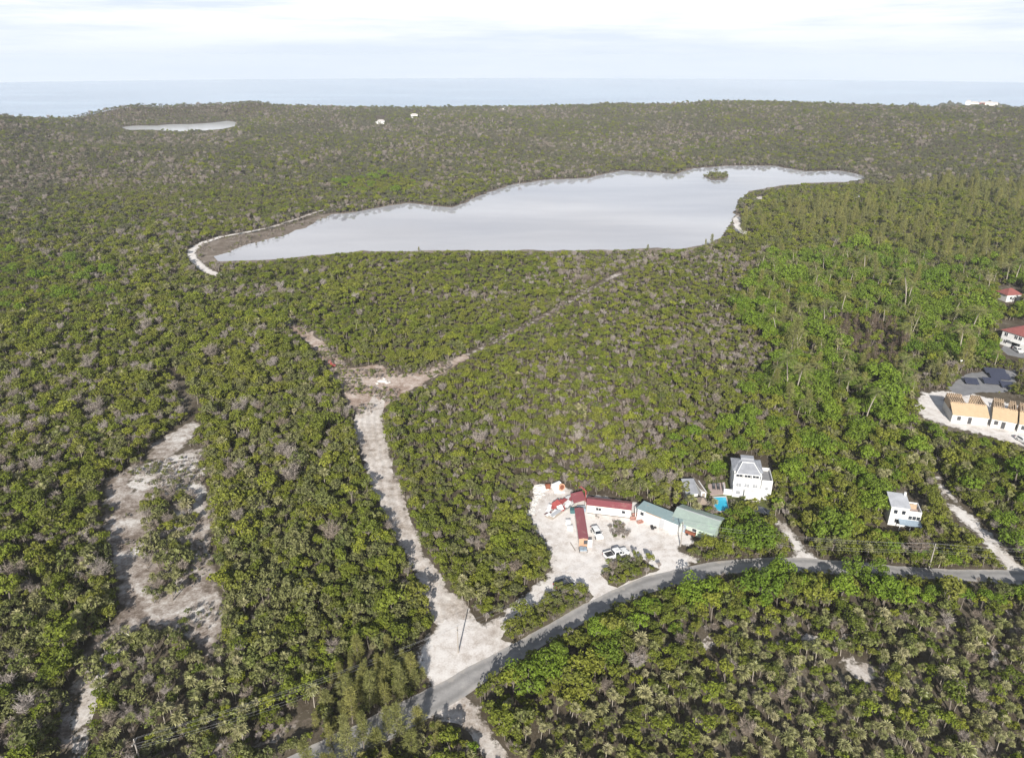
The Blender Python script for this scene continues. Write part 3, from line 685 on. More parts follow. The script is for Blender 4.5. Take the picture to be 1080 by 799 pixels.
kind('casu', [casuarina(s, H, R, n) for s, H, R, n in ((61,9.0,2.3,1300),(62,6.5,2.3,1100),(63,10.5,2.5,1500),(64,8.0,1.7,900),(65,5.0,1.9,800))], M_bark, M_needle)
kind('dead', [casuarina(s, H, R, n) for s, H, R, n in ((71,7.5,1.7,520),(72,6.5,1.6,460))], M_bark, M_needledead)
HT = {k: [max(v.co.z for v in m[2].vertices) for m in KINDS[k]] for k in KINDS}

# buildings and other things nothing may grow through (filled below, before planting)
CLEARINGS = []
def keep_clear(px_pts, grow=0.0): CLEARINGS.append(gp(px_pts))

# ------------------------------------------------------------------ buildings
def window(parent, x, z, w, h, y=0.0, nx=0, name='window', pane=None, d=1):
    """framed window on a wall facing -y (nx=0) or facing -x / +x (nx=-1/1: x is then the wall plane, y the position)"""
    fr = MB(); t = 0.07
    def bx(mb, a0, a1, z0, z1, o0, o1):
        if nx == 0: mb.box(a0, a1, y - o1, y - o0, z0, z1)
        elif nx < 0: mb.box(x - o1, x - o0, a0, a1, z0, z1)
        else: mb.box(x + o0, x + o1, a0, a1, z0, z1)
    a = x if nx == 0 else y
    for q in ((a - w/2 - t, a - w/2, z, z + h), (a + w/2, a + w/2 + t, z, z + h), (a - w/2 - t, a + w/2 + t, z + h, z + h + t), (a - w/2 - t, a + w/2 + t, z - t, z)):
        bx(fr, *q, 0.003, 0.07)
    if w > 1.0: bx(fr, a - 0.03, a + 0.03, z, z + h, 0.025, 0.06)
    f = obj(name, fr, M_frame, parent)
    g = MB(); bx(g, a - w/2, a + w/2, z, z + h, 0.003, 0.022); obj('pane', g, pane or M_glass, f); return f
def door(parent, x, w, h, y, mat, z=0.0):
    d = obj('door', B1(x - w/2, x + w/2, y - 0.05, y - 0.003, z, z + h), mat, parent)
    obj('handle', B1(x + w/2 - 0.16, x + w/2 - 0.08, y - 0.11, y - 0.05, z + 0.95, z + 1.1), M_chrome, d); return d
def gable_end(mb, x, y0, y1, z0, z1, th=0.1):
    ym = (y0 + y1) / 2; b = len(mb.v)
    for xx in (x - th/2, x + th/2): mb.v += [(xx, y0, z0), (xx, y1, z0), (xx, ym, z1)]
    for q in ((0,2,1),(3,4,5),(0,1,4,3),(1,2,5,4),(2,0,3,5)): mb.f.append(tuple(b + k for k in q)); mb.m.append(0)

# long white trailer with a red roof
A, rz, L = frame_at((618.6, 541), (664.6, 546.5))
t = thing('site_trailer', 'long white office trailer with red metal roof at the back of the sandy yard', 'trailer', A, rz)
D = 3.2
w_ = MB().box(0, L, 0, D, 0.25, 2.55); gable_end(w_, 0.06, 0, D, 2.55, 3.0); gable_end(w_, L - 0.06, 0, D, 2.55, 3.0); obj('wall', w_, M_offwhite, t)
obj('skirt', MB().box(0.1, L - 0.1, 0.1, D - 0.1, 0, 0.25), M_dark, t)
rf = MB(); rf.slab([(-0.2,-0.25,2.52),(L+0.2,-0.25,2.52),(L+0.2,D/2,3.1),(-0.2,D/2,3.1)], 0.06); rf.slab([(L+0.2,D+0.25,2.52),(-0.2,D+0.25,2.52),(-0.2,D/2,3.1),(L+0.2,D/2,3.1)], 0.06)
obj('roof', rf, M_redroof, t)
for x, w in ((L*0.27, 1.2), (L*0.84, 0.8)): window(t, x, 1.2, w, 0.75)
door(t, L*0.58, 0.85, 1.95, 0.0, M_white, 0.3)
keep_clear([(614,546),(668,551),(668,531),(614,525)])

# narrow red roofed container standing end on
A, rz, L = frame_at((610.4, 577), (619.4, 577))
t = thing('shipping_container', 'narrow container with dull red roof and tan end wall standing end on in the yard', 'container', A, rz)
Wd = L; D = 11.6
obj('wall', MB().box(0, Wd, 0.02, D, 0.12, 2.45), M_offwhite, t)
obj('base_frame', MB().box(0.05, Wd - 0.05, 0.06, D - 0.05, 0, 0.12), M_dark, t)
obj('end_wall', MB().box(0.02, Wd * 0.55, -0.03, 0.017, 0.15, 2.4).box(Wd*0.55, Wd - 0.02, -0.03, 0.017, 0.15, 0.9).box(Wd*0.55, Wd-0.02, -0.03, 0.017, 1.95, 2.4), M_orange, t)
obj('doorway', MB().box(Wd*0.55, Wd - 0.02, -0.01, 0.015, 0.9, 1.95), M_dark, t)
rf = MB(); rf.slab([(-0.15,-0.2,2.46),(Wd/2,-0.2,2.66),(Wd/2,D+0.15,2.66),(-0.15,D+0.15,2.46)], 0.05); rf.slab([(Wd/2,-0.2,2.66),(Wd+0.15,-0.2,2.46),(Wd+0.15,D+0.15,2.46),(Wd/2,D+0.15,2.66)], 0.05)
obj('roof', rf, M_redroofy, t)
obj('open_door', MB().box(Wd + 0.05, Wd + 1.0, -0.25, -0.19, 0.2, 2.2), M_sheet, t)
keep_clear([(604,580),(624,580),(617,538),(601,538)])
# grey cart in front of it
A, rz, L = frame_at((611.3, 583), (619.3, 583))
t = thing('flat_cart', 'small grey flat cart loaded with blue grey sheets at the foot of the narrow container', 'cart', A, rz)
obj('bed', B1(0, L, 0, 1.7, 0.42, 0.52), M_carsilver, t)
for x in (0.0, L):
    for y in (0.35, 1.35): obj('wheel', MB().disc_prism((x, y, 0.28), (1,0,0), 0.28, 0.14, 12), M_black, t)
tag(obj('sheet_stack', MB().box(0.1, L*0.48, 0.1, 1.5, 0.525, 0.75).box(L*0.52, L-0.1, 0.2, 1.4, 0.525, 0.68), M_blue), 'blue grey sheets stacked on the small flat cart', 'sheets').location = A
bpy.data.objects['sheet_stack'].rotation_euler = (0, 0, rz)

# white workshop with a teal roof
A, rz, L = frame_at((671.8, 546), (713.8, 563.2))
t = thing('workshop', 'long white workshop with rust edged teal roof facing the sandy yard', 'building', A, rz)
D = 3.2; Hh = 2.7
obj('wall', MB().box(0, L, 0, D, 0, Hh), M_white, t)
rf = MB(); rf.slab([(-0.3,-0.2,Hh+0.09),(L+0.3,-0.2,Hh+0.09),(L+0.3,D+0.3,Hh+0.25),(-0.3,D+0.3,Hh+0.25)], 0.08); obj('roof', rf, M_teal, t)
obj('fascia', MB().box(L*0.22, L*0.6, -0.27, -0.206, Hh - 0.08, Hh + 0.09), M_orange, t)
window(t, L*0.12, 1.3, 0.9, 0.9); window(t, L*0.80, 1.3, 1.0, 0.8, pane=M_sheet)
door(t, L*0.62, 1.3, 2.3, 0.0, M_carsilver)
obj('post', MB().box(-0.35, -0.2, -0.4, -0.25, 0, Hh), M_white, t)
keep_clear([(666,550),(718,573),(722,552),(680,528),(666,532)])

# pale green roofed shed
M_palegreen = paint('pale_green_wall', (0.50,0.62,0.50), 0.75, var=0.12)
A, rz, L = frame_at((708.0, 556.5), (751.6, 571.5))
t = thing('long_shed', 'long low shed with faded pale green metal roof beside the teal roofed workshop', 'building', A, rz)
D = 6.6; Hh = 2.6
w_ = MB().box(0, L, 0, D, 0, Hh); gable_end(w_, 0.06, 0, D, Hh, Hh + 1.15); gable_end(w_, L - 0.06, 0, D, Hh, Hh + 1.15); obj('wall', w_, M_palegreen, t)
rf = MB(); rf.slab([(-0.3,-0.6,Hh-0.1),(L+0.35,-0.6,Hh-0.1),(L+0.35,D/2,Hh+1.25),(-0.3,D/2,Hh+1.25)], 0.07); rf.slab([(L+0.35,D+0.4,Hh-0.05),(-0.3,D+0.4,Hh-0.05),(-0.3,D/2,Hh+1.25),(L+0.35,D/2,Hh+1.25)], 0.07)
obj('roof', rf, M_greenroof, t)
obj('ridge_cap', MB().box(-0.32, L + 0.37, D/2 - 0.15, D/2 + 0.15, Hh + 1.253, Hh + 1.30), M_carsilver, t)
door(t, L*0.3, 1.0, 2.1, 0.0, M_blue); window(t, L*0.55, 1.1, 1.0, 0.8)
keep_clear([(704,566),(756,580),(760,554),(716,534),(704,538)])
# rusty trailer in front of the shed
A, rz, L = frame_at((722.3, 563.5), (731.6, 567.0))
t = thing('rusty_skip', 'rusty brown open skip parked in front of the pale green shed', 'skip', A, rz)
m = MB(); L = 2.3
for q in ((0,L,0,0.06),(0,L,1.0,1.06)): m.box(q[0], q[1], q[2], q[3], 0.5, 1.2)
m.box(0,0.06,0.06,1.0,0.5,1.2).box(L-0.06,L,0.06,1.0,0.5,1.2).box(0,L,0,1.06,0.42,0.5); obj('body', m, M_rust, t)
obj('load', MB().box(0.07, L-0.07, 0.07, 0.99, 0.5, 1.0), M_rust, t)
for x in (0.5, L - 0.5):
    for y in (0.0, 1.06): obj('wheel', MB().disc_prism((x, y, 0.3), (0,1,0), 0.3, 0.16, 12), M_black, t)
keep_clear([(717,575),(735,574),(735,558),(717,556)])

# tall white house
M_shade = paint('curtained_glass', (0.30,0.31,0.33), 0.15, var=0.2)
A, rz, L = frame_at((772.0, 524.6), (801.0, 527.2))
rz -= 0.02
t = thing('white_villa', 'tall three storey white house with grey hipped roof and stacked balconies above the pool', 'house', A, rz)
W3 = L; DV = 8.6
def rail(mb, x0, x1, y, z): mb.box(x0, x1, y, y + 0.14, z, z + 0.8)
F1, F2, F3 = 2.3, 4.35, 6.3
obj('wall', MB().box(0, W3, 0.5, DV, 0, F1).box(0, W3, 1.3, DV, F1, F2).box(0, W3, 2.2, DV, F2, F3).box(W3*0.40, W3, -0.9, 0.5, 0, F1 - 0.15), M_white, t)
g = MB()
rail(g, 0, W3, 0.48, F1); g.box(0.0, 0.14, 0.62, 1.3, F1, F1 + 0.8).box(W3-0.14, W3, 0.62, 1.3, F1, F1 + 0.8)
rail(g, 0, W3, 1.26, F2); g.box(0.0, 0.14, 1.4, 2.2, F2, F2 + 0.8).box(W3-0.14, W3, 1.4, 2.2, F2, F2 + 0.8)
rail(g, W3*0.40, W3, -0.90, F1 - 0.15)
obj('balcony', g, M_white, t)
for i in range(3):
    x = W3 * (0.2 + 0.3 * i); window(t, x, F2 + 0.55, 1.45, 1.25, 2.2); window(t, x, F1 + 0.3, 1.2, 1.05, 1.3, pane=M_shade)
window(t, W3*0.2, 0.9, 1.0, 1.0, 0.5, pane=M_shade); obj('garage_door', B1(W3*0.50, W3*0.92, -0.96, -0.903, 0.05, 1.9), M_offwhite, t)
for x in (0.12, W3*0.35, W3*0.65, W3-0.12): obj('column', B1(x - 0.1, x + 0.1, 1.42, 1.55, F2 + 0.003, F3 - 0.05), M_white, t)
def hip(mb, x0, x1, y0, y1, z0, z1, rx0, rx1, ry, th=0.0):
    b = len(mb.v); mb.v += [(x0,y0,z0),(x1,y0,z0),(x1,y1,z0),(x0,y1,z0),(rx0,ry,z1),(rx1,ry,z1)]
    for q in ((0,1,5,4),(1,2,5),(2,3,4,5),(3,0,4),(3,2,1,0)): mb.f.append(tuple(b + k for k in q)); mb.m.append(0)
rf = MB(); hip(rf, -0.4, W3 + 0.4, 2.5, DV + 0.4, F3 + 0.02, F3 + 1.1, W3*0.25, W3*0.75, 6.4)
r_ = obj('roof', rf, M_greyroof, t)
PX0, PX1 = W3*0.06, W3*0.97
rf = MB(); hip(rf, PX0, PX1, 0.95, 6.2, F3 + 0.06, F3 + 1.5, W3*0.30, W3*0.72, 4.4); obj('porch_roof', rf, M_greyroof, t)
for a_, b_ in (((PX0,0.95,F3+0.10),(W3*0.30,4.4,F3+1.54)), ((PX1,0.95,F3+0.10),(W3*0.72,4.4,F3+1.54)), ((W3*0.30,4.4,F3+1.54),(W3*0.72,4.4,F3+1.54)), ((PX0,0.93,F3+0.05),(PX1,0.93,F3+0.05))): obj('roof_trim', MB().tube([a_, b_], 0.11, 4), M_frame, t)
obj('roof_lantern', MB().box(W3*0.28, W3*0.76, 6.6, 8.2, F3 + 0.6, F3 + 1.5), M_greyroof, t)
# right wing with roof terrace
x0, x1 = W3 + 0.003, W3 + 2.5
wg = MB().box(x0, x1, 0.5, 6.8, 0, 4.6).box(x0, x1, 0.5, 0.65, 4.6, 5.5).box(x1 - 0.15, x1, 0.65, 6.8, 4.6, 5.5).box(x0, x1 - 0.15, 6.65, 6.8, 4.6, 5.5)
obj('wing', wg, M_white, t)
obj('terrace_floor', B1(x0 + 0.02, x1 - 0.16, 0.67, 6.63, 4.603, 4.65), M_grey, t)
window(t, (x0 + x1)/2, 2.8, 0.7, 0.8, 0.5, pane=M_shade)
for yy, zz in ((4.2,2.8),(6.4,2.8),(6.4,4.8)): window(t, 0.0, zz, 0.9, 1.0, yy, nx=-1)
# low wall between house and deck
tag(obj('garden_wall', MB().box(-2.0, -0.05, 1.0, 1.2, 0, 1.7).box(-2.0, -1.8, 1.2, 4.0, 0, 1.7), M_white), 'low white garden wall joining the tall house to the pool deck', 'wall')
o = bpy.data.objects['garden_wall']; o.location = A; o.rotation_euler = (0, 0, rz)
VILLA_A, VILLA_RZ = A, rz
keep_clear([(768,527),(806,529),(813,523),(813,484),(790,480),(768,482)]); keep_clear([(746,510),(766,508),(770,521),(749,523)]); keep_clear([(752,524),(766,523),(770,540),(754,540)]); keep_clear([(795,533),(812,533),(812,543),(795,543)])
# deck, pool, loungers
DECK = [(746,511),(764.5,508.5),(766.5,521),(749,522.5)]
POOL = [(752.2,524.6),(765.4,524.2),(768.8,538.6),(754.2,539)]
def px_slab(pts, z0, z1):
    q = [P(*p) for p in pts]; m = MB(); return m.slab([(v.x, v.y, z1) for v in reversed(q)], z1 - z0)
tag(obj('pool_deck', px_slab(DECK, 0.0, 0.16), M_deck), 'pinkish paved deck between the grey sheds and the tall white house', 'deck')
pd = thing('swimming_pool', 'small bright blue swimming pool below the paved deck', 'pool', P(760, 531))
q = [P(*p) - P(760, 531) for p in POOL]; cen = sum(q, Vector()) / 4
m = MB()
for i in range(4):
    a, b = q[i], q[(i+1) % 4]; m.slab([(a.x, a.y, 0.14), (b.x, b.y, 0.14), tuple((b + (b - cen).normalized() * 0.5).xy) + (0.14,), tuple((a + (a - cen).normalized() * 0.5).xy) + (0.14,)], 0.12)
obj('coping', m, M_conc, pd)
m = MB(); m.face([(v.x, v.y, 0.07) for v in q]); m.face([(v.x, v.y, 0.045) for v in reversed(q)]); obj('pool_water', m, M_pool, pd)
for (a, b), lb in (((752.8,515.5),'dark sun lounger on the paved deck, beside the grey sheds'), ((757.6,515.8),'dark sun lounger on the paved deck, beside the tall house')):
    l = thing('sun_lounger', lb, 'sun lounger', P(a, b) + Vector((0,0,0.16)), VILLA_RZ, 'loungers on the pool deck')
    obj('bed', B1(-0.35, 0.35, -0.7, 0.7, 0.28, 0.36), M_dark, l); m = MB(); m.slab([(-0.35,0.7,0.36),(0.35,0.7,0.36),(0.35,1.3,0.85),(-0.35,1.3,0.85)], 0.06); obj('backrest', m, M_dark, l)
    for x in (-0.3, 0.3):
        for y in (-0.6, 0.6): obj('leg', B1(x - 0.03, x + 0.03, y - 0.03, y + 0.03, 0, 0.28), M_black, l)

# two grey roofed sheds and thatched cabana
A, rz, L = frame_at((723.0, 527.5), (735.5, 527.2))
t = thing('garden_shed', 'small white shed with plain grey pitched roof left of the pool deck', 'shed', A, rz)
D = 4.6; obj('wall', MB().box(0, L*0.98, 0, D, 0, 2.1), M_white, t)
m = MB(); m.slab([(-0.2,-0.3,2.12),(L+0.1,-0.3,2.12),(L+0.1,D+0.2,3.3),(-0.2,D+0.2,3.3)], 0.08); obj('roof', m, M_greyroof, t)
obj('rear_wall', MB().box(0, L*0.98, D - 0.12, D, 2.103, 3.1), M_white, t); door(t, L*0.5, 0.8, 1.9, 0.0, M_blue)
A, rz, L = frame_at((738.6, 527.0), (744.2, 526.6))
t = thing('garden_shed', 'narrow white shed with steep brownish grey roof between the plain shed and the deck', 'shed', A, rz)
D = 5.2; obj('wall', MB().box(0, L, 0, D, 0, 2.3), M_white, t)
m = MB(); m.slab([(-0.2,-0.3,3.4),(L*0.75,-0.3,2.32),(L*0.75,D+0.3,2.32),(-0.2,D+0.3,3.4)], 0.08); m.slab([(L*0.75,-0.3,2.34),(L+0.3,-0.3,2.0),(L+0.3,D+0.3,2.0),(L*0.75,D+0.3,2.34)], 0.08); obj('roof', m, M_thatch, t)
door(t, L*0.5, 0.7, 1.9, 0.0, M_wood)
A, rz, L = frame_at((737.5, 539.0), (744.5, 539.0))
t = thing('thatched_cabana', 'small open cabana with brown thatched roof below the narrow shed', 'cabana', A, rz)
m = MB(); m.v += [(-0.4,-0.4,2.1),(L+0.4,-0.4,2.1),(L+0.4,2.9,2.1),(-0.4,2.9,2.1),(L/2,1.25,3.2)]
for q_ in ((0,1,4),(1,2,4),(2,3,4),(3,0,4),(3,2,1,0)): m.f.append(q_); m.m.append(0)
obj('roof', m, M_thatch, t)
for x in (0.05, L - 0.05):
    for y in (0.05, 2.4): obj('post', B1(x - 0.06, x + 0.06, y - 0.06, y + 0.06, 0, 2.12), M_wood, t)
tag(obj('boardwalk', px_slab([(734.5,545.5),(742.5,546.5),(741,537.5),(736.5,537)], 0.0, 0.2), M_stud), 'short orange timber boardwalk in front of the thatched cabana', 'boardwalk')
keep_clear([(720,526),(746,526),(743,504),(720,506)]); keep_clear([(736,541),(746,541),(746,526),(736,526)])

# small white house to the right
M_paleroof = ribbed('pale_grey_metal_roof', (0.48,0.49,0.52), scale=2.0)
A, rz, L = frame_at((937.0, 556.0), (969.5, 560.5))
t = thing('white_cottage', 'small two storey white house with flat roof terrace in the trees by the narrow path', 'house', A, rz)
D = 6.4
obj('wall', MB().box(0, L*0.58, 1.2, D, 0, 5.2).box(L*0.58, L, 1.2, D - 1.0, 0, 3.6), M_white, t)
m = MB(); m.slab([(-0.25,0.9,5.2),(L*0.58+0.2,0.9,5.2),(L*0.58+0.2,D+0.2,5.75),(-0.25,D+0.2,5.75)], 0.12); obj('roof', m, M_paleroof, t)
m = MB().box(L*0.583, L, 1.2, 1.35, 3.6, 4.4).box(L-0.15, L, 1.35, D-1.0, 3.6, 4.4).box(L*0.583, L-0.15, D-1.15, D-1.0, 3.6, 4.4); obj('parapet', m, M_white, t)
obj('terrace_floor', B1(L*0.585, L-0.16, 1.37, D-1.17, 3.603, 3.65), M_deck, t)
obj('awning_wall', MB().box(L*0.62, L*0.9, 3.6, 3.75, 3.66, 4.9), M_stud, t)
for i in range(3): window(t, L*(0.66 + 0.13*i), 2.2, 0.75, 0.95, 1.2)
window(t, L*0.16, 3.3, 0.8, 1.0, 1.2); window(t, L*0.42, 3.3, 0.8, 1.0, 1.2); window(t, L*0.25, 0.9, 0.8, 1.0, 1.2)
m = MB(); m.slab([(L*0.3,-0.8,1.75),(L+0.1,-0.8,1.75),(L+0.1,1.19,2.05),(L*0.3,1.19,2.05)], 0.1); obj('porch_roof', m, M_blue, t)
for x in (L*0.32, L*0.66, L*0.98): obj('post', B1(x - 0.08, x + 0.08, -0.7, -0.54, 0, 1.72), M_white, t)
obj('chimney', B1(L*0.50, L*0.57, D-0.9, D-0.4, 5.8, 6.6), M_white, t)
keep_clear([(931,556),(945,562),(970,560),(972,530),(955,520),(936,522)])

# unfinished row of houses
units = [((1002.5, 445.0), (1041.0, 449.0)), ((1044.0, 449.5), (1070.0, 454.5)), ((1072.5, 455.0), (1099.0, 460.0))]
UL = ['unfinished row house with the widest plywood roof, at the sandy end of the row', 'unfinished row house with plywood roof between two others', 'unfinished row house with plywood roof at the edge of the picture']
for i, (a, b) in enumerate(units):
    A, rz, L = frame_at(a, b)
    t = thing('row_house', UL[i], 'house', A, rz, 'unfinished row houses on the building site'); D = 10.5
    obj('wall', MB().box(0, L - 0.15, 0, D - 1.2, 0, 2.7), M_block, t)
    m = MB(); m.slab([(-0.1,-0.5,2.75),(L,-0.5,2.75),(L,3.9,4.8),(-0.1,3.9,4.8)], 0.1); obj('roof', m, M_ply, t)
    obj('upper_wall', MB().box(0, L - 0.15, 3.95, 4.1, 2.703, 5.0).box(0, 0.15, 4.1, D - 1.2, 2.703, 5.0).box(L - 0.35, L - 0.2, 4.1, D - 1.2, 2.703, 5.0).box(0.15, L*0.45, D - 1.35, D - 1.2, 2.703, 5.4).box(L*0.68, L - 0.35, D - 1.35, D - 1.2, 2.703, 5.4), M_stud, t)
    n = max(8, int(L / 0.6))
    fl = MB()
    for k in range(n):
        x = 0.3 + (L - 0.9) * k / (n - 1)
        if 0.42 < k / n < 0.66: continue
        fl.slab([(x - 0.1, 3.6, 4.92), (x + 0.1, 3.6, 4.92), (x + 0.1, D - 0.9, 5.55), (x - 0.1, D - 0.9, 5.55)], 0.18)
    fl.box(0, L*0.42, 5.2, 8.2, 4.7, 4.85); obj('rafter', tag(fl, None) if False else fl, M_stud, t)
    obj('gap_shade_sheet', B1(L*0.46, L*0.66, 4.4, 7.4, 2.703, 2.75), M_dark, t)  # dark sheet below the rafter gap, its shade put into the colour
    for k in range(3 if L > 10 else 2):
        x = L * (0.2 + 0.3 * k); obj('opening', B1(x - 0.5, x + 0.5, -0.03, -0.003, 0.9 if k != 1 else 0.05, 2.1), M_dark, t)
    obj('eave_band', B1(-0.1, L - 0.05, -0.35, -0.005, 2.35, 2.55), M_white, t)
keep_clear([(998,452),(1110,468),(1110,424),(1004,412)])
# rolled tarp on the sand, debris
A = P(997, 423); tag(obj('cement_mixer', MB().disc_prism((0,0,0.9), (1,0.2,0.6), 0.45, 0.9, 12).box(-0.5, 0.5, -0.35, 0.35, 0.35, 0.5).box(-0.45,-0.35,-0.3,0.3,0,0.35).box(0.35,0.45,-0.3,0.3,0,0.35), M_dark), 'small dark cement mixer on the sand beside the unfinished row', 'mixer').location = A

# red roofed house at the edge
A, rz, L = frame_at((1053.8, 362.5), (1079.5, 371.0))
L = 13.0
t = thing('red_roofed_house', 'two storey white house with red hipped roof and dark garage above the grey driveway', 'house', A, rz)
D = 9.0; obj('wall', MB().box(0, L, 0, D, 0, 5.6), M_white, t)
m = MB(); hip(m, -0.6, L + 0.6, -0.6, D + 0.6, 5.62, 8.2, L*0.36, L*0.64, D/2); obj('roof', m, M_redtile, t)
obj('floor_band', MB().box(-0.06, L + 0.06, -0.06, -0.003, 2.7, 2.95).box(-0.06, -0.003, -0.003, D, 2.7, 2.95), M_frame, t)
obj('garage', B1(L*0.34, L*0.56, -0.04, -0.003, 0.05, 2.2), M_glass, t)
for x in (0.12, 0.40, 0.52, 0.84): window(t, L*x, 3.7, 1.2, 1.3)
window(t, L*0.14, 1.0, 1.1, 1.2); window(t, L*0.80, 1.0, 1.3, 1.2)
m = MB().box(L*0.33, L*0.64, -1.4, -1.28, 2.95, 3.75).box(L*0.33, L*0.64, -1.4, -0.065, 2.78, 2.93); obj('balcony', m, M_frame, t)
keep_clear([(1051,365),(1060,376),(1100,380),(1100,340),(1056,338)])
A, rz, L = frame_at((1060.5, 318.5), (1070.5, 318.0))
t = thing('red_roofed_cottage', 'small white cottage with dark red roof almost hidden in the trees', 'house', A, rz); L = 7.0; D = 6.0
w_ = MB().box(0, L, 0, D, 0, 3.2); obj('wall', w_, M_white, t)
m = MB(); hip(m, -0.5, L + 0.5, -0.5, D + 0.5, 3.22, 5.4, L*0.4, L*0.6, D/2); obj('roof', m, M_redtile, t)
window(t, L*0.3, 1.2, 1.0, 1.1); door(t, L*0.65, 0.9, 2.0, 0.0, M_wood)
keep_clear([(1054,320),(1076,322),(1076,302),(1054,302)])

# dark panels on the grey hardstanding
k = 0
for (a, b, w, lb) in ((1046,404,5.5,'dark navy panel table lying lowest on the grey hardstanding'), (1054,399,6.0,'dark navy panel table in the middle of the grey hardstanding'), (1049,393.5,6.5,'dark navy panel table farthest back on the grey hardstanding'), (1063,408,4.5,'dark navy panel table beside the casuarinas by the row houses'), (1024,404,4.0,'small dark navy panel table alone on the pale part of the hardstanding')):
    t = thing('panel_table', lb, 'panel', P(a, b), -0.25, 'dark panels behind the building site')
    m = MB(); m.slab([(-w/2,-1.8,0.5),(w/2,-1.8,0.5),(w/2,1.8,1.3),(-w/2,1.8,1.3)], 0.07); obj('panel', m, M_navy, t)
    for x in (-w/2 + 0.4, w/2 - 0.4):
        obj('leg', B1(x - 0.05, x + 0.05, -1.5, -1.4, 0, 0.5), M_chrome, t); obj('leg', B1(x - 0.05, x + 0.05, 1.4, 1.5, 0, 1.12), M_chrome, t)
t = thing('street_lamp', 'thin pole with round white head behind the grey hardstanding', 'lamp', P(1010.5, 393)); obj('pole', MB().tube([(0,0,0),(0,0,4.2)], 0.06), M_chrome, t); obj('lamp_head', MB().tube([(0,0,4.2),(0,0,4.45),(0,0,4.9),(0,0,5.05)], [0.2,0.42,0.42,0.15], 10), M_frame, t)

# far houses
def far_house(px, py, w, d, h, lb, roof=M_conc, wing=True, name='far_house'):
    p = P(px, py); z = tz(p.x, p.y); sc = 1.0
    # follow the line of sight to the real slope
    for _ in range(12):
        p = P(px, py, z); z = tz(p.x, p.y)
    t = thing(name, lb, 'house', (p.x, p.y, z), -math.atan2(p.x, p.y))
    w *= 0.66; h *= 0.66; d *= 0.8
    obj('wall', MB().box(-w/2, w/2, 0, d, 0, h).box(-w/2 - 3, -w/2 - 0.01, 1, d - 1, 0, h*0.7) if wing else MB().box(-w/2, w/2, 0, d, 0, h), M_white, t)
    m = MB(); hip(m, -w/2 - 0.6, w/2 + 0.6, -0.6, d + 0.6, h + 0.02, h + 1.8, -w/4, w/4, d/2); obj('roof', m, roof, t)
    for x in (-w*0.3, 0, w*0.3): window(t, x, h*0.45, 1.3, 1.3)
    keep_clear([(px - w*.45, py + 0.6), (px + w*.45, py + 0.6), (px + w*.4, py - 2.5), (px - w*.4, py - 2.5)]); return t
far_house(402, 131, 16, 9, 7.0, 'far white house with pale roof, lower of the two on the wooded rise')
far_house(437, 125, 17, 9, 8.5, 'far white house on the wooded ridge, higher of the two', wing=False)
far_house(750, 109.5, 13, 8, 6, 'far cream house standing on the coastal ridge against the sea', roof=M_offwhite)
far_house(531, 117.5, 9, 7, 5, 'tiny far white house on the ridge above the middle of the lake', wing=False)
far_house(985, 112.5, 8, 6, 4.5, 'tiny far house on the wooded coast below the buildings across the water', wing=False)
# islets and coastal town across the water
def islet(px0, px1, r, h, lb):
    a, b = ray(px0, 100), ray(px1, 100)
    az0, az1 = math.atan2(a[0], a[1]), math.atan2(b[0], b[1]); n, mth = 26, 9; m = MB()
    for i in range(n):
        for j in range(mth):
            az = az0 + (az1 - az0) * i / (n - 1); rr = r + (j - 4) / 4 * 60
            e = math.sin(math.pi * i / (n - 1)) ** 0.6 * math.sin(math.pi * j / (mth - 1))
            z = SEA_Z - 2 + e * (h + 2) * (0.55 + 0.9 * mnoise.noise(Vector((i * 0.45, j * 0.4, px0)))) 
            m.v.append((math.sin(az) * rr, math.cos(az) * rr, z + 2 * e))
    for i in range(n - 1):
        for j in range(mth - 1): m.f.append((i*mth + j, (i+1)*mth + j, (i+1)*mth + j + 1, i*mth + j + 1)); m.m.append(0)
    return tag(obj('islet', m, M_isl, smooth=True), lb, 'islet', kind='structure')
M_isl = ground_mat('islet_scrub', [(0.35,(0.05,0.06,0.035)),(0.5,(0.09,0.095,0.06)),(0.66,(0.24,0.22,0.18))], (0.03,0.12,0.5))
islet(958, 973, 1980, 9, 'small dark rocky islet standing off the coast')
islet(990, 1024, 2020, 11, 'longer dark wooded islet beside the coastal buildings')
islet(1015, 1075, 2060, 9, 'low far shore under the coastal buildings')
random.seed(21)
for i, (px, w, h, c, lb) in enumerate(((1022,10,8,M_offwhite,'tallest white coastal building across the water'), (1029,17,5.5,M_offwhite,'long low cream coastal building beside the tallest one'), (1037,11,6,M_redtile,'coastal building with reddish walls between cream ones'), (1044,18,6.5,M_offwhite,'wide cream coastal building toward the far point'), (1051,10,5.5,M_offwhite,'small white coastal building at the far point'))):
    a = ray(px, 105); az = math.atan2(a[0], a[1]); r = 2030
    t = thing('coastal_building', lb, 'building', (math.sin(az)*r, math.cos(az)*r, SEA_Z + 5), -az, 'buildings on the far shore across the water')
    obj('wall', B1(-w/2, w/2, 0, 12, -3, h - 3), c, t); m = MB(); hip(m, -w/2 - 0.5, w/2 + 0.5, -0.5, 12.5, h - 2.98, h - 0.4, -w/4, w/4, 6); obj('roof', m, M_conc, t)

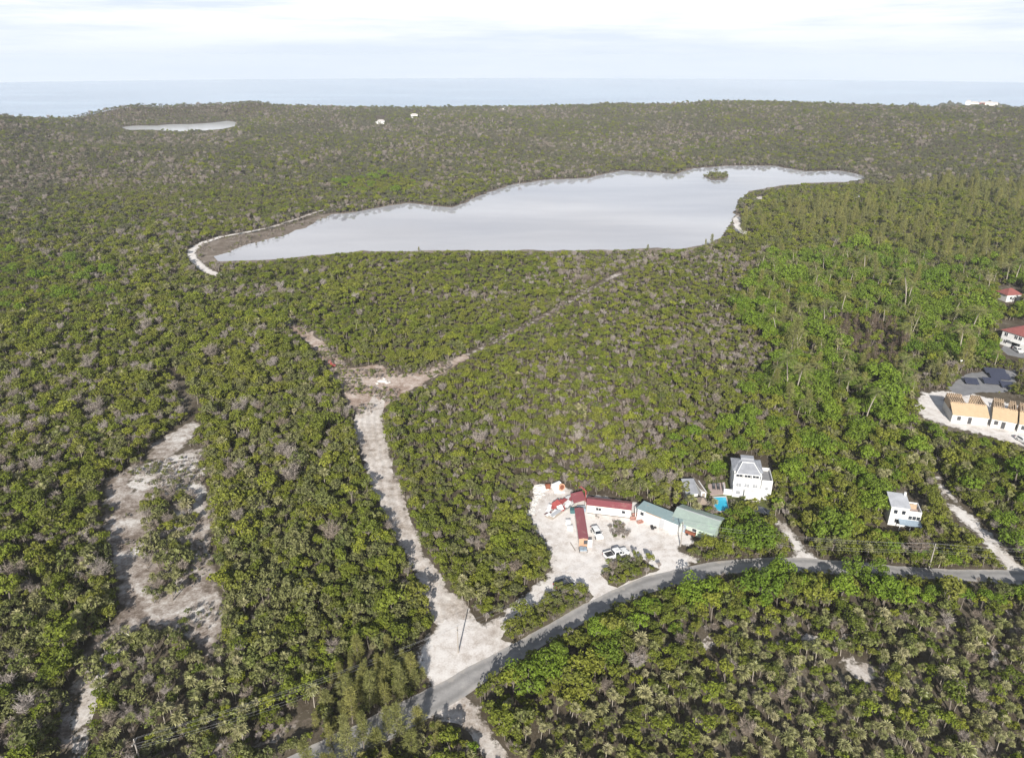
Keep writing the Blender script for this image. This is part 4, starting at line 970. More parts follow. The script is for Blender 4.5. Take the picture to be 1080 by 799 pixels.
# ------------------------------------------------------------------ vehicles
def wheels(t, xs, y, r=0.36):
    for x in xs:
        for sg in (-1, 1):
            w = obj('wheel', MB().disc_prism((x, sg * y, r), (0,1,0), r, 0.24, 16), M_black, t)
            obj('rim', MB().disc_prism((x, sg * (y + 0.125), r), (0,1,0), r * 0.6, 0.02, 12), M_chrome, w)
def hatchback(name, label, loc, rz, mat, group=None, L=4.4):
    """nose toward +x"""
    t = thing(name, label, 'car', loc, rz, group); k = L / 4.4
    lower = [(-2.15*k,0.35),(-2.2*k,0.62),(-2.12*k,0.98),(-1.6*k,1.03),(0.85*k,1.0),(1.75*k,0.86),(2.12*k,0.68),(2.2*k,0.42),(2.1*k,0.28),(-2.05*k,0.26)]
    obj('body', MB().prof(lower, lambda x, z: 0.88 - 0.05 * (z > 0.9) - 0.08 * (abs(x) > 2.0*k)), mat, t, bevel=0.05)
    cab = [(-1.95*k,1.0),(-1.60*k,1.50),(-0.1*k,1.56),(0.35*k,1.48),(1.1*k,0.98)]
    obj('cabin', MB().prof(cab, lambda x, z: 0.80 if z < 1.2 else 0.64), mat, t, bevel=0.04)
    g = MB()
    g.slab([(0.42*k,-0.58,1.475),(1.02*k,-0.70,1.075),(1.02*k,0.70,1.075),(0.42*k,0.58,1.475)], 0.03)     # windscreen
    obj('windscreen', MB().slab([(0.50*k,-0.60,1.455),(1.06*k,-0.72,1.06),(1.06*k,0.72,1.06),(0.50*k,0.60,1.455)], 0.03), M_glass, t)
    obj('rear_window', MB().slab([(-1.62*k,-0.58,1.50),(-1.62*k,0.58,1.50),(-1.92*k,0.70,1.10),(-1.92*k,-0.70,1.10)], 0.03), M_glass, t)
    for sg in (-1, 1):
        obj('side_window', MB().slab([(-1.5*k, sg*0.81, 1.06),(0.8*k, sg*0.81, 1.06),(0.25*k, sg*0.68, 1.42),(-1.4*k, sg*0.68, 1.42)], 0.03), M_glass, t)
        obj('headlight', B1(2.02*k, 2.16*k, sg*0.66 - 0.16, sg*0.66 + 0.16, 0.62, 0.76), M_lamp, t)
        obj('tail_light', B1(-2.22*k, -2.12*k, sg*0.70 - 0.12, sg*0.70 + 0.12, 0.72, 0.95), M_tail, t)
        obj('mirror', B1(0.75*k, 0.93*k, sg*0.98 - 0.08, sg*0.98 + 0.08, 1.02, 1.16), mat, t)
    wheels(t, (-1.35*k, 1.35*k), 0.78, 0.33); return t
def pickup(name, label, loc, rz):
    t = thing(name, label, 'pickup', loc, rz)
    low = [(-2.85,0.5),(-2.88,0.75),(-2.85,1.12),(0.9,1.14),(2.55,1.10),(2.78,0.95),(2.85,0.6),(2.75,0.42),(-2.75,0.42)]
    obj('body', MB().prof(low, lambda x, z: 0.98 - 0.06 * (abs(x) > 2.7)), M_carwhite, t, bevel=0.05)
    cab = [(-0.85,1.12),(-0.75,1.78),(-0.3,1.86),(0.75,1.82),(1.45,1.12)]
    obj('cab', MB().prof(cab, lambda x, z: 0.93 if z < 1.3 else 0.74), M_carwhite, t, bevel=0.05)
    b = MB().box(-2.82,-0.9,-0.97,-0.86,1.125,1.34).box(-2.82,-0.9,0.86,0.97,1.125,1.34).box(-2.88,-2.78,-0.855,0.855,1.125,1.32)
    obj('bed_side', b, M_carwhite, t)
    obj('bed_liner', B1(-2.77,-0.92,-0.85,0.85,1.15,1.17), M_black, t)
    obj('cargo_box', MB().box(-1.7,-1.2,-0.55,0.1,1.18,1.38).box(-2.4,-2.0,0.1,0.6,1.18,1.33), M_dark, t)
    obj('windscreen', MB().slab([(0.84,-0.70,1.775),(1.40,-0.86,1.22),(1.40,0.86,1.22),(0.84,0.70,1.775)], 0.03), M_glass, t)
    obj('rear_window', MB().slab([(-0.80,-0.68,1.72),(-0.80,0.68,1.72),(-0.875,0.82,1.24),(-0.875,-0.82,1.24)], 0.03), M_glass, t)
    for sg in (-1, 1):
        for x0, x1, x2, x3 in ((-0.68, 0.18, 0.18, -0.60), (0.30, 1.15, 0.75, 0.30)):
            obj('side_window', MB().slab([(x0, sg*0.955, 1.22),(x1, sg*0.955, 1.22),(x2, sg*0.80, 1.68),(x3, sg*0.80, 1.68)], 0.03), M_glass, t)
        obj('headlight', B1(2.70, 2.86, sg*0.72 - 0.18, sg*0.72 + 0.18, 0.82, 1.0), M_lamp, t)
        obj('tail_light', B1(-2.91, -2.84, sg*0.90 - 0.06, sg*0.90 + 0.06, 0.85, 1.1), M_tail, t)
        obj('mirror', B1(1.05, 1.25, sg*1.08 - 0.1, sg*1.08 + 0.1, 1.22, 1.45), M_black, t)
    obj('bumper', MB().box(2.80,2.95,-0.9,0.9,0.48,0.68).box(-2.98,-2.87,-0.9,0.9,0.5,0.68), M_chrome, t)
    wheels(t, (-1.75, 1.80), 0.86, 0.40); return t
def heading(a, b):
    d = P(*b) - P(*a); return math.atan2(d.y, d.x)
pickup('pickup_truck', 'white crew cab pickup with black bed parked by the bushy island', P(649.8, 586.5), heading((638.4,590), (661.5,583.5)))
hatchback('parked_car', 'white compact car parked between the narrow container and the dry brush heap', P(629.3, 564), heading((625.5,557.5), (633.2,570)), M_carwhite)
hatchback('parked_car', 'dark car half hidden by the roadside bushes at the yard entrance', P(594.5, 617.5), heading((589,619.5), (600,615.5)), M_cardark)
hatchback('parked_car', 'dark car parked under trees below the tall white house', P(803.5, 541.5), heading((796,540), (811,543.2)), M_cardark)
hatchback('parked_car', 'white car on the grey driveway of the red roofed house', P(1073, 370.5), heading((1070,368.5), (1076.5,372.5)), M_carwhite)
hatchback('parked_car', 'white car at the sandy edge of the building site', P(1078.5, 466.0), heading((1074,463.5), (1083,469)), M_carwhite)

# tracked digger, tiny and red, at the edge of the scraped junction
t = thing('red_digger', 'small red tracked digger at the shaded edge of the scraped junction', 'digger', P(351.0, 387.0), 2.4)
t.scale = (0.72,) * 3
for sg in (-1, 1): obj('track_belt', MB().prof([(-1.3,0.25),(-1.1,0.0),(1.1,0.0),(1.3,0.25),(1.1,0.55),(-1.1,0.55)], lambda x, z: 0.2), M_black, t).location = (0, sg * 0.85, 0)
obj('body', MB().box(-1.4, 0.5, -0.9, 0.9, 0.62, 1.45, top=0.08), M_red, t); obj('cab', MB().box(-0.3, 0.9, 0.1, 0.9, 1.46, 2.4, top=0.1), M_red, t)
obj('cab_window', B1(0.86, 0.93, 0.2, 0.8, 1.6, 2.2), M_glass, t)
bm_ = obj('boom', MB().tube([(0.7,-0.3,1.3),(2.2,-0.3,2.9),(3.4,-0.3,2.4)], [0.2,0.18,0.14], 6), M_red, t); obj('stick', MB().tube([(3.4,-0.3,2.4),(3.9,-0.3,0.8)], [0.13,0.1], 6), M_red, bm_)
obj('bucket', MB().box(3.6, 4.2, -0.75, 0.15, 0.25, 0.85, top=0.1), M_dark, t)
# gate like stack of dark bars at the head of the track
A = P(301.5, 342)
t = thing('pallet_stack', 'stack of grey timber bars lying at the upper end of the track', 'timber stack', A, 0.1)
for k in range(4): obj('timber', MB().box(-2.6, 2.6, k*1.1 - 2, k*1.1 - 1.5, 0.3 + 0.28*k, 0.5 + 0.28*k), M_carsilver if k % 2 else M_wood, t)
obj('upright', MB().box(-2.7, -2.5, -2.2, 2.0, 0, 0.3).box(2.5, 2.7, -2.2, 2.0, 0, 0.3).box(-2.7,-2.5,1.6,2.0,0.3,1.1).box(2.5,2.7,1.6,2.0,0.3,1.1), M_dark, t)

# ------------------------------------------------------------------ yard clutter
def rock(seed, r):
    rng = random.Random(seed); m = MB(); n, k = 8, 5
    for j in range(k + 1):
        th = math.pi * j / k
        for i in range(n):
            a = 6.283 * i / n; q = r * (0.6 + 0.75 * rng.random()); m.v.append((math.cos(a)*math.sin(th)*q, math.sin(a)*math.sin(th)*q*0.8, -math.cos(th)*q*0.55 + r*0.4))
    for j in range(k):
        for i in range(n): m.f.append((j*n+i, j*n+(i+1)%n, (j+1)*n+(i+1)%n, (j+1)*n+i)); m.m.append(0)
    return m.mesh('rock', [M_rock])
ROCKS = [rock(s, 1.0) for s in range(4)]
rr = random.Random(5)
RPL = [(571,515,1.35),(566,517.5,1.05)]
for q in range(44):
    u_ = rr.random(); c_ = [(577,513),(570,518),(565,527),(562,537),(556,545)]; k_ = min(3, int(u_ * 4)); w_ = u_ * 4 - k_
    RPL.append((c_[k_][0] * (1 - w_) + c_[k_+1][0] * w_ + rr.gauss(0, 2.6), c_[k_][1] * (1 - w_) + c_[k_+1][1] * w_ + rr.gauss(0, 1.6), rr.uniform(0.25, 0.75)))
def rock_label(i):
    return ['biggest white limestone boulder behind the heap of roofing sheets', 'large white limestone boulder beside the biggest one by the trees'][i] if i < 2 else 'small white limestone boulder in the loose line along the back edge of the yard'
for i, (a, b, s) in enumerate(RPL):
    o = bpy.data.objects.new('boulder', ROCKS[i % 4]); COL.objects.link(o); o.location = P(a, b); o.scale = (s * rr.uniform(.9,1.6), s, s * rr.uniform(.45,.75)); o.rotation_euler = (0, 0, rr.uniform(0, 6))
    tag(o, rock_label(i), 'boulder', 'white boulders along the yard edge')
for i, (a, b, s) in enumerate(((403,402.5,1.0),(408,404,0.7),(398,405,0.6),(405,399.5,0.5),(411,403,0.4),(400,401.5,0.5))):
    o = bpy.data.objects.new('boulder', ROCKS[i % 4]); COL.objects.link(o); o.location = P(a, b); o.scale = (s * 1.5, s, s * 0.6); o.rotation_euler = (0, 0, rr.uniform(0, 6))
    tag(o, 'white limestone boulder in the small heap on the scraped junction', 'boulder', 'white boulders heaped on the junction')
# heap of white and red roofing sheets
A, rz, L = frame_at((576, 548), (601, 530))
t = thing('sheet_heap', 'long heap of white and red roofing sheets piled in the yard beside the boulders', 'scrap heap', A, rz)
obj('core', MB().prof([(0.8,0),(1.2,0.4),(3.0,0.8),(6.5,0.85),(8.6,0.5),(9.0,0)], lambda x, z: 1.2 if z < 0.2 else 0.6), M_wood, t)
rs_ = random.Random(3)
for q in range(26):
    x = 0.2 + 9.0 * q / 25 + rs_.uniform(-0.5, 0.5); y = rs_.uniform(-1.9, 0.9); an = rs_.uniform(-0.5, 0.5); ti, tj = rs_.uniform(-0.25, 0.25), rs_.uniform(-0.45, 0.45)
    lx, ly = rs_.uniform(1.2, 3.0), rs_.uniform(0.7, 1.5); zz = 0.55 + 0.65 * (1 - abs(y + 0.4) / 1.6) + 0.02 * q
    c_, s_ = math.cos(an), math.sin(an); mt = M_red if 0.3 < x / 9.5 < 0.62 and y < 0.3 and q % 3 else (M_redroof if q % 7 == 3 else (M_carsilver if q % 5 == 1 else M_sheet))
    m = MB(); m.slab([(x + a_ * c_ - b_ * s_, y + a_ * s_ + b_ * c_, max(0.15, zz + a_ * math.sin(ti) + b_ * math.sin(tj))) for a_, b_ in ((0,0),(lx,0),(lx,ly),(0,ly))], 0.04); obj('sheet', m, mt, t)
keep_clear([(570,552),(606,540),(612,522),(580,528)])
# white tank with orange end
A, rz, L = frame_at((583.5, 519), (596, 518.5))
t = thing('storage_tank', 'white round tank with rusty orange open end behind the sheet heap', 'tank', A, rz)
obj('shell', MB().disc_prism((1.0, 0.9, 1.25), (1,0.55,0.1), 1.05, 2.0, 18), M_sheet, t)
ring = MB().disc_prism((2.1, 0.35, 1.3), (0.45,-1,0.25), 0.92, 0.5, 18); obj('orange_end', ring, M_orange, t)
obj('inner_rust', MB().disc_prism((2.18, 0.16, 1.35), (0.45,-1,0.25), 0.62, 0.16, 14), M_rust, t)
obj('cradle', MB().box(0.2, 2.9, -0.5, 1.6, 0, 0.22), M_sheet, t)
tag(obj('rusty_drum', MB().disc_prism((0,0,0.75), (1,0.2,0), 0.75, 1.2, 16), M_rust), 'rusty red drum lying between the boulders and the white tank', 'drum').location = P(577.5, 515.5)
# red roofed lean-to behind the trailer's end
A, rz, L = frame_at((606.0, 535.5), (618.0, 532.5))
t = thing('lean_to', 'small lean-to with sloping dark red roof against the end of the white trailer', 'shed', A, rz); L = 2.9
for x in (0.1, L - 0.1):
    for y in (0.1, 2.5): obj('post', B1(x - 0.06, x + 0.06, y - 0.06, y + 0.06, 0, 1.75 if y < 1 else 2.3), M_wood, t)
m = MB(); m.slab([(-0.5,-0.4,1.75),(L,-0.3,1.78),(L+0.5,2.8,2.4),(0.2,2.8,2.38)], 0.06); obj('roof', m, M_redroof, t)
A = P(617.5, 527.0)
t = thing('red_crane_arm', 'red lifting arm standing behind the lean-to roof', 'crane', A, 2.2); obj('mast', MB().tube([(0,0,0),(0,0,2.6)], 0.16), M_red, t); obj('arm', MB().tube([(0,0,2.6),(1.6,0.2,3.1),(2.3,0.3,2.5)], [0.15,0.13,0.1]), M_red, t); obj('base', B1(-0.6,0.6,-0.6,0.6,0,0.3), M_red, t)
A, rz, L = frame_at((601.5, 541.5), (608.0, 541.0)); tag(obj('storage_bin', MB().box(0, 1.5, 0, 1.1, 0, 0.95, top=-0.06).box(-0.08, 1.58, -0.08, 1.18, 0.953, 1.02), M_teals), 'dark teal lidded bin at the corner of the narrow container', 'bin').location = A
A, rz, L = frame_at((609.0, 539.8), (618.0, 539.6))
t = thing('storage_crate', 'blue grey open crate between the dark teal bin and the white trailer', 'crate', A, rz)
obj('body', MB().box(0,2.0,0,0.08,0,0.9).box(0,2.0,1.4,1.48,0,0.9).box(0,0.08,0.08,1.4,0,0.9).box(1.92,2.0,0.08,1.4,0,0.9).box(0.08,1.92,0.08,1.4,0,0.1), M_blue, t); obj('contents', MB().box(0.2,0.9,0.2,1.1,0.1,0.8).box(1.0,1.7,0.3,1.2,0.1,1.0), M_carsilver, t)
for i, (a, b, w, d, h, lb) in enumerate(((599.0,552.5,1.1,0.9,1.0,'white box beside the narrow container, nearest its far end'), (601.0,558.0,1.3,0.9,0.8,'lower white box beside the middle of the narrow container'))):
    tag(obj('utility_box', MB().box(-w/2,w/2,-d/2,d/2,0.08,h).box(-w/2-.04,w/2+.04,-d/2-.04,d/2+.04,h+0.003,h+.07).box(-w/2+.1,w/2-.1,-d/2+.1,d/2-.1,0,0.08), M_sheet), lb, 'box', 'white boxes beside the container').location = P(a, b)
A, rz, L = frame_at((601.5, 572), (607, 581)); o = tag(obj('timber_plank', MB().box(0, L, -0.1, 0.1, 0.0, 0.12), M_wood), 'long grey plank lying on the sand beside the narrow container', 'plank'); o.location = A; o.rotation_euler = (0,0,rz)
M_brick = paint('faded_brick', (0.40,0.22,0.18), 0.85, var=0.2)
# tyre stack by the workshop
t = thing('tyre_stack', 'pile of dark old tyres on the sand before the teal roofed workshop', 'tyres', P(687.3, 555.8))
for k, (x, y, z) in enumerate(((0,0,0.12),(0.05,0.03,0.36),(0.75,-0.2,0.12),(0.1,-0.7,0.12))):
    m = MB(); n, q = 14, 6
    for i in range(n):
        a = 6.283*i/n
        for j in range(q): b = 6.283*j/q; r = 0.27 + 0.11*math.cos(b); m.v.append((x + math.cos(a)*r, y + math.sin(a)*r, z + 0.11*math.sin(b)))
    for i in range(n):
        for j in range(q): m.f.append((i*q+j, ((i+1)%n)*q+j, ((i+1)%n)*q+(j+1)%q, i*q+(j+1)%q)); m.m.append(0)
    obj('tyre', m, M_black, t)
for i, (a, b) in enumerate(((667.5,547.5),(669.5,543.5),(675,551))):
    m = MB().box(-0.7,0.7,-0.4,0.4,0.003,0.14).box(-0.7,-0.55,-0.4,0.4,0.15,0.5).box(0.55,0.7,-0.4,0.4,0.15,0.5).box(-0.54,0.54,0.28,0.4,0.15,0.5)
    o = tag(obj('brick_bin', m, M_brick), ['low faded red brick bin just beside the white trailer end', 'low faded red brick bin behind the gap between trailer and workshop', 'low faded red brick bin in front of the teal roofed workshop'][i], 'bin', 'red brick bins between trailer and workshop'); o.location = P(a, b); o.rotation_euler = (0,0,0.2*i)

# ------------------------------------------------------------------ power line
POLES = [((150.5, 812), 6.6, 'bleached pole under the wires in the brush at the bottom of the cleared strip'), ((483.3, 688), 6.2, 'bleached pole standing in the sand where the track meets the road'),
         ((717.6, 576), 6.4, 'bleached pole at the end of the teal roofed workshop'), ((979.5, 599.5), 6.4, 'bleached pole on the road verge below the small white house'), ((1240, 603), 6.4, 'bleached pole beyond the edge')]
tops = []
for (a, h, lb) in POLES:
    p = P(*a); t = thing('utility_pole', lb, 'utility pole', p, 0.0, 'poles of the power line along the road')
    obj('mast', MB().tube([(0,0,-0.5),(0,0,h)], [0.15, 0.10], 10), M_pole, t)
    c = obj('crossarm', B1(-0.06, 0.06, -0.75, 0.75, h - 0.62, h - 0.5), M_pole, t)
    for y in (-0.68, 0.68): obj('insulator', MB().tube([(0,y,h-0.497),(0,y,h-0.38),(0,y,h-0.34)], [0.03,0.05,0.02], 8), M_frame, c)
    obj('insulator', MB().tube([(0,0,h),(0,0,h+0.12)], 0.04, 8), M_frame, t)
    tops.append((p, h))
obj_t = None
p, h = tops[2]
o = bpy.data.objects['utility_pole.002']; obj('transformer', MB().tube([(0.32,0,h-2.0),(0.32,0,h-1.1)], 0.24, 12), M_carsilver, o)
for i in range(len(tops) - 1):
    (p, h), (q, g) = tops[i], tops[i+1]; ss = ['between the brush pole and the sand pole', 'between the sand pole and the workshop', 'between the workshop and the road verge', 'running on past the road verge'][i]
    for k, (off, dz) in enumerate(((-0.68,-0.33),(0.68,-0.33),(0.0,0.13),(0.0,-1.5),(0.12,-2.0))):
        nm = ['nearer crossarm end', 'far crossarm end', 'pole tips', 'below crossarms', 'lowest'][k]
        pts = []
        for s in range(17):
            u = s / 16; v = p.lerp(q, u); pts.append((v.x, v.y + off, (h + dz) * (1 - u) + (g + dz) * u - 4 * u * (1 - u) * (0.9 + 0.25 * k)))
        tag(obj('power_cable', MB().tube(pts, 0.011, 4, cap=False), M_wire), 'thin grey cable (%s) %s' % (nm, ss), 'cable', 'cables of the power line')
# ------------------------------------------------------------------ planting
ZONES = [   # photograph outlines of ground the different plant covers stand on; first match wins
 # name, outline, weights green big dry bare fan coco casu dead, size, keep
 ('casu_low', [(335,735),(380,692),(425,690),(462,728),(452,752),(400,782),(352,800),(330,780)], dict(casu=.62, green=.2, dry=.18), .68, 1),
 ('casu_low2', [(395,755),(450,760),(485,742),(455,800),(380,830),(340,830)], dict(casu=.3, green=.5, fan=.2), .7, .8),
 ('isl1', ISL1, dict(green=.55, dry=.3, fan=.15), .72, 1), ('isl2', ISL2, dict(green=.45, dry=.40, bare=.15), .62, 1),
 ('cleari', CLEARI, dict(dry=.45, bare=.27, green=.2, fan=.08), 1.0, .8),
 ('clear_low', [(100,806),(98,700),(112,684),(140,665),(175,668),(205,690),(236,700),(250,806)], dict(fan=.42, green=.28, dry=.18, bare=.12), .85, .85),
 ('dead', [(868,348),(905,338),(955,346),(978,382),(955,396),(905,385),(875,372)], dict(dead=.38, casu=.30, green=.32), 1, .9),
 ('palmgrove', [(840,330),(905,325),(960,330),(960,345),(905,338),(868,350),(840,352)], dict(coco=.45, big=.3, green=.25), .95, .8),
 ('siteveg', [(1000,384),(1018,392),(1010,410),(985,408),(975,395)], dict(bare=.7, casu=.1, dry=.2), 1.1, 1),
 ('sitecasu', [(1030,406),(1062,410),(1066,424),(1030,418)], dict(casu=.5, dry=.3, bare=.2), .55, 1),
 ('edgecasu', [(1066,385),(1110,380),(1110,420),(1068,418)], dict(casu=.5, green=.3, dry=.2), .7, 1),
 ('brownbrush', [(960,388),(985,392),(1002,412),(965,412)], dict(bare=.8, dry=.2), .6, .8),
 ('casu', [(800,204),(930,198),(1120,196),(1400,262),(1000,280),(870,262),(805,266),(768,262),(775,238)], dict(casu=.24, dry=.31, green=.45), 1.1, .9),
 ('casu2', [(900,262),(1400,255),(1400,300),(1040,312),(960,300),(900,285)], dict(casu=.24, big=.32, green=.30, coco=.14), 1.0, 1),
 ('lush', [(800,270),(900,262),(1400,290),(1400,420),(1090,425),(960,412),(900,450),(840,450),(800,410),(780,330)], dict(big=.38, green=.27, coco=.13, fan=.08, dry=.08, casu=.06), 1.05, 1),
 ('villa', [(700,470),(760,455),(860,440),(930,470),(930,600),(740,600),(700,520)], dict(big=.30, green=.40, fan=.20, dry=.1), .85, 1),
 ('rightpalm', [(780,400),(1400,405),(1400,600),(860,600)], dict(fan=.45, green=.30, big=.07, dry=.12, bare=.06), .9, 1),
 ('farlush', [(355,196),(375,191),(420,189),(440,194),(430,203),(395,207),(365,205)], dict(green=.8, big=.2), .8, 1),
 ('leftlush', [(-80,262),(60,270),(150,290),(140,318),(40,338),(-80,345)], dict(green=.62, big=.12, dry=.18, bare=.08), .9, 1),
 ('leftlush2', [(70,190),(180,185),(330,205),(300,235),(180,230),(80,215)], dict(green=.42, dry=.45, bare=.13), .85, 1),
 ('lakefront', [(200,300),(300,275),(460,262),(700,260),(790,262),(790,285),(650,290),(450,290),(250,318)], dict(green=.55, dry=.25, bare=.20), .85, 1),
 ('mid', [(410,440),(450,400),(650,290),(800,285),(800,460),(720,480),(560,520),(500,640)], dict(green=.52, dry=.20, bare=.21, fan=.07), .74, 1),
 ('midup', [(300,340),(450,285),(650,285),(640,300),(450,385),(380,390)], dict(green=.55, dry=.22, bare=.21, fan=.02), .78, 1),
 ('midlow', [(410,440),(560,500),(580,610),(510,660)], dict(green=.62, dry=.22, bare=.08, fan=.08), .9, 1),
]
SOUTH = [(470,745),(520,713),(560,689),(600,665),(640,644),(680,627),(720,614),(760,606),(800,602),(900,606),(1000,611),(1400,624),(1500,1100),(500,1100)]
NK = ['green','big','dry','bare','fan','coco','casu','dead','grey']
def candidates():
    xs, ys, rs, sp = [], [], [], []
    r = 62.0
    while r < 1760:
        s = 1.6 if r < 200 else (1.6 + (r - 200) / 700 * 2.0 if r < 900 else 3.6 + (r - 900) / 700 * 1.2)
        az = np.arange(-0.90, 0.90, s / r); az = az + RNG.uniform(-.42, .42, az.size) * s / r
        rr_ = r + RNG.uniform(-.42, .42, az.size) * s
        xs.append(np.sin(az) * rr_); ys.append(np.cos(az) * rr_); rs.append(rr_); sp.append(np.full(az.size, s)); r += s
    return map(np.concatenate, (xs, ys, rs, sp))
X, Y, R_, S_ = candidates()
Z = np.where(R_ < 420, 0.0, terrain(X, Y))
px, py = pix(X, Y, Z)
azv = np.arctan2(X, Y); drv = np.interp(azv, _az, _dr)
k = (px > -270) & (px < 1350) & (py < 960) & (R_ < drv + 120) & (Z > SEA_Z + 1.5)
X, Y, R_, S_, Z, px, py = (a[k] for a in (X, Y, R_, S_, Z, px, py))
# single plants that stand out by the houses
MAN = [(727,585,'green',.55),(733,584,'green',.7),(739,582,'green',.75),(745,581,'green',.8),(751,582,'green',.75),(756,583,'green',.8),(736,587,'dry',.5),(786,553,'big',.72),(779,548,'green',.9),(774,540,'fan',1.1),
       (751,538,'fan',.8),(728,541,'fan',1.2),(734,543,'fan',1.0),(725,538,'fan',1.0),(746,546,'green',.7),(766,557,'big',.5),(822,612,'big',.75),(838,615,'big',.55),(806,616,'big',.6),(899,612,'big',.8),(925,614,'big',.8),
       (925,546,'big',.85),(918,540,'big',.8),(944,572,'big',.5),(962,577,'green',.7),(398,792,'casu',0.95),(421,783,'casu',0.95),(443,771,'casu',0.85),(370,802,'casu',1.0),(432,800,'casu',0.9),(408,815,'casu',1.1),(384,822,'casu',0.75),(345,818,'casu',0.70),(455,772,'casu',0.50),(352,812,'casu',0.60),(330,826,'casu',0.90),(384,790,'casu',0.8),(410,775,'casu',0.7),(352,792,'casu',0.8),(426,735,'casu',0.85),(408,745,'casu',0.8),(390,752,'casu',0.9),(438,728,'casu',0.75),(372,762,'casu',0.8),(402,728,'casu',0.9),(420,718,'casu',0.9),(384,735,'casu',0.85),(446,718,'casu',0.6),(462,790,'casu',0.60),(750,262,'casu',.8),(744,262,'casu',.7),(757,262,'casu',.75),(683,264,'casu',.5),(442,265,'casu',.5),(663,500,'casu',.8)]
mp_ = [P(a, b) for a, b, *_ in MAN]; NM = len(MAN)
X = np.concatenate([X, [p.x for p in mp_]]); Y = np.concatenate([Y, [p.y for p in mp_]]); Z = np.concatenate([Z, np.zeros(NM)]); R_ = np.hypot(X, Y); S_ = np.concatenate([S_, np.full(NM, 2.0)])
px, py = pix(X, Y, Z)
N = X.size
size = np.ones(N); keep = np.ones(N); zone = np.full(N, -1)
wts = np.zeros((N, len(NK)))
far = sstep(R_, 330, 700)
base_near = dict(green=.50, dry=.22, bare=.15, fan=.13); base_far = dict(grey=.50, dry=.18, green=.17, bare=.15)
for j, kn in enumerate(NK): wts[:, j] = base_near.get(kn, 0) * (1 - far) + base_far.get(kn, 0) * far
sp_ = inpoly(px, py, SOUTH)
for j, kn in enumerate(NK): wts[sp_, j] = dict(fan=.66, green=.20, dry=.10, bare=.04).get(kn, 0)
dS = distpoly(X, Y, [tuple(P(*p)[:2]) for p in ROAD_S], closed=False)
edge = sp_ & ((dS < 9 + 6 * vnoise(X, Y, 14, 5)) | (inpoly(px, py, [(500,740),(600,665),(660,650),(600,720),(540,799),(520,790)])))
for j, kn in enumerate(NK): wts[edge, j] = dict(big=.30, green=.52, dry=.12, fan=.06).get(kn, 0)
size[sp_] = 0.78; size[edge] = 1.0
done = sp_.copy()
wx = px + (vnoise(X, Y, 38, 31) - .5) * 46 * np.clip(260 / R_, .4, 1.2) + (vnoise(X, Y, 11, 32) - .5) * 22 * np.clip(200 / R_, .3, 1.2); wy = py + (vnoise(X, Y, 38, 33) - .5) * 24 * np.clip(260 / R_, .4, 1.2)
for i, (nm, pg, w, sz, kp) in enumerate(ZONES):
    m = (inpoly(wx, wy, pg) if nm in ('dead','palmgrove','casu','casu2','lush','villa','rightpalm','lakefront','mid','midup','midlow','farlush','leftlush','leftlush2') else inpoly(px, py, pg)) & ~done
    for j, kn in enumerate(NK): wts[m, j] = w.get(kn, 0)
    size[m] = sz; keep[m] = kp; zone[m] = i; done |= m
isl = inpoly(X, Y, ISLET_G)
for j, kn in enumerate(NK): wts[isl, j] = dict(dry=.7, green=.3).get(kn, 0)
size[isl] = .8
# natural clumping: slow noise favours one cover or another
cl = vnoise(X, Y, 26, 8) - 0.5 + 1.2 * (vnoise(X, Y, 90, 18) - 0.5); cl2 = vnoise(X, Y, 40, 9) - 0.5; cl3 = vnoise(X, Y, 55, 21) - 0.5 + (vnoise(X, Y, 160, 22) - 0.5); cl4 = vnoise(X, Y, 35, 23) - 0.5
wts[:, 3] *= np.clip(1 + 3.2 * cl, 0.1, 3.2); wts[:, 4] *= np.clip(1 + 2.6 * cl2, 0.15, 2.6); wts[:, 0] *= np.clip(1 + 2.2 * cl3, 0.15, 3); wts[:, 6] *= np.clip(1 + 4 * cl4, 0.05, 4)
cum = np.cumsum(wts / wts.sum(1, keepdims=True), 1); u = RNG.random(N)
K = (u[:, None] > cum).sum(1).clip(0, len(NK) - 1)
for q, m_ in enumerate(MAN): K[N - NM + q] = NK.index(m_[2])
VAR = np.array([RNG.integers(0, len(KINDS[NK[k_]])) for k_ in K])
sc = size * np.clip(np.exp(RNG.normal(-0.37, 0.31, N)), 0.36, 1.5) * (1 + 0.12 * sstep(R_, 420, 1000))
for q, m_ in enumerate(MAN): sc[N - NM + q] = m_[3]
tall = (K >= 5) & (K <= 7) & (zone >= 10) & (R_ > 230); sc[tall] *= RNG.uniform(0.75, 1.25, int(tall.sum()))
big = K == 1
hts = np.array([HT[NK[a]][b] for a, b in zip(K, VAR)])
crad = np.array([dict(green=1.7, big=3.2, dry=1.7, bare=1.6, fan=1.1, coco=2.6, casu=1.6, dead=1.3, grey=1.7)[NK[a]] for a in K])
alive = (RNG.random(N) < keep) & (vnoise(X, Y, 5.0, 41) < 0.95)
alive &= ~(big & (RNG.random(N) < 0.60))          # wide crowns need room
alive &= ~((K >= 5) & (K < 8) & (RNG.random(N) < 0.35) & (R_ > 200))
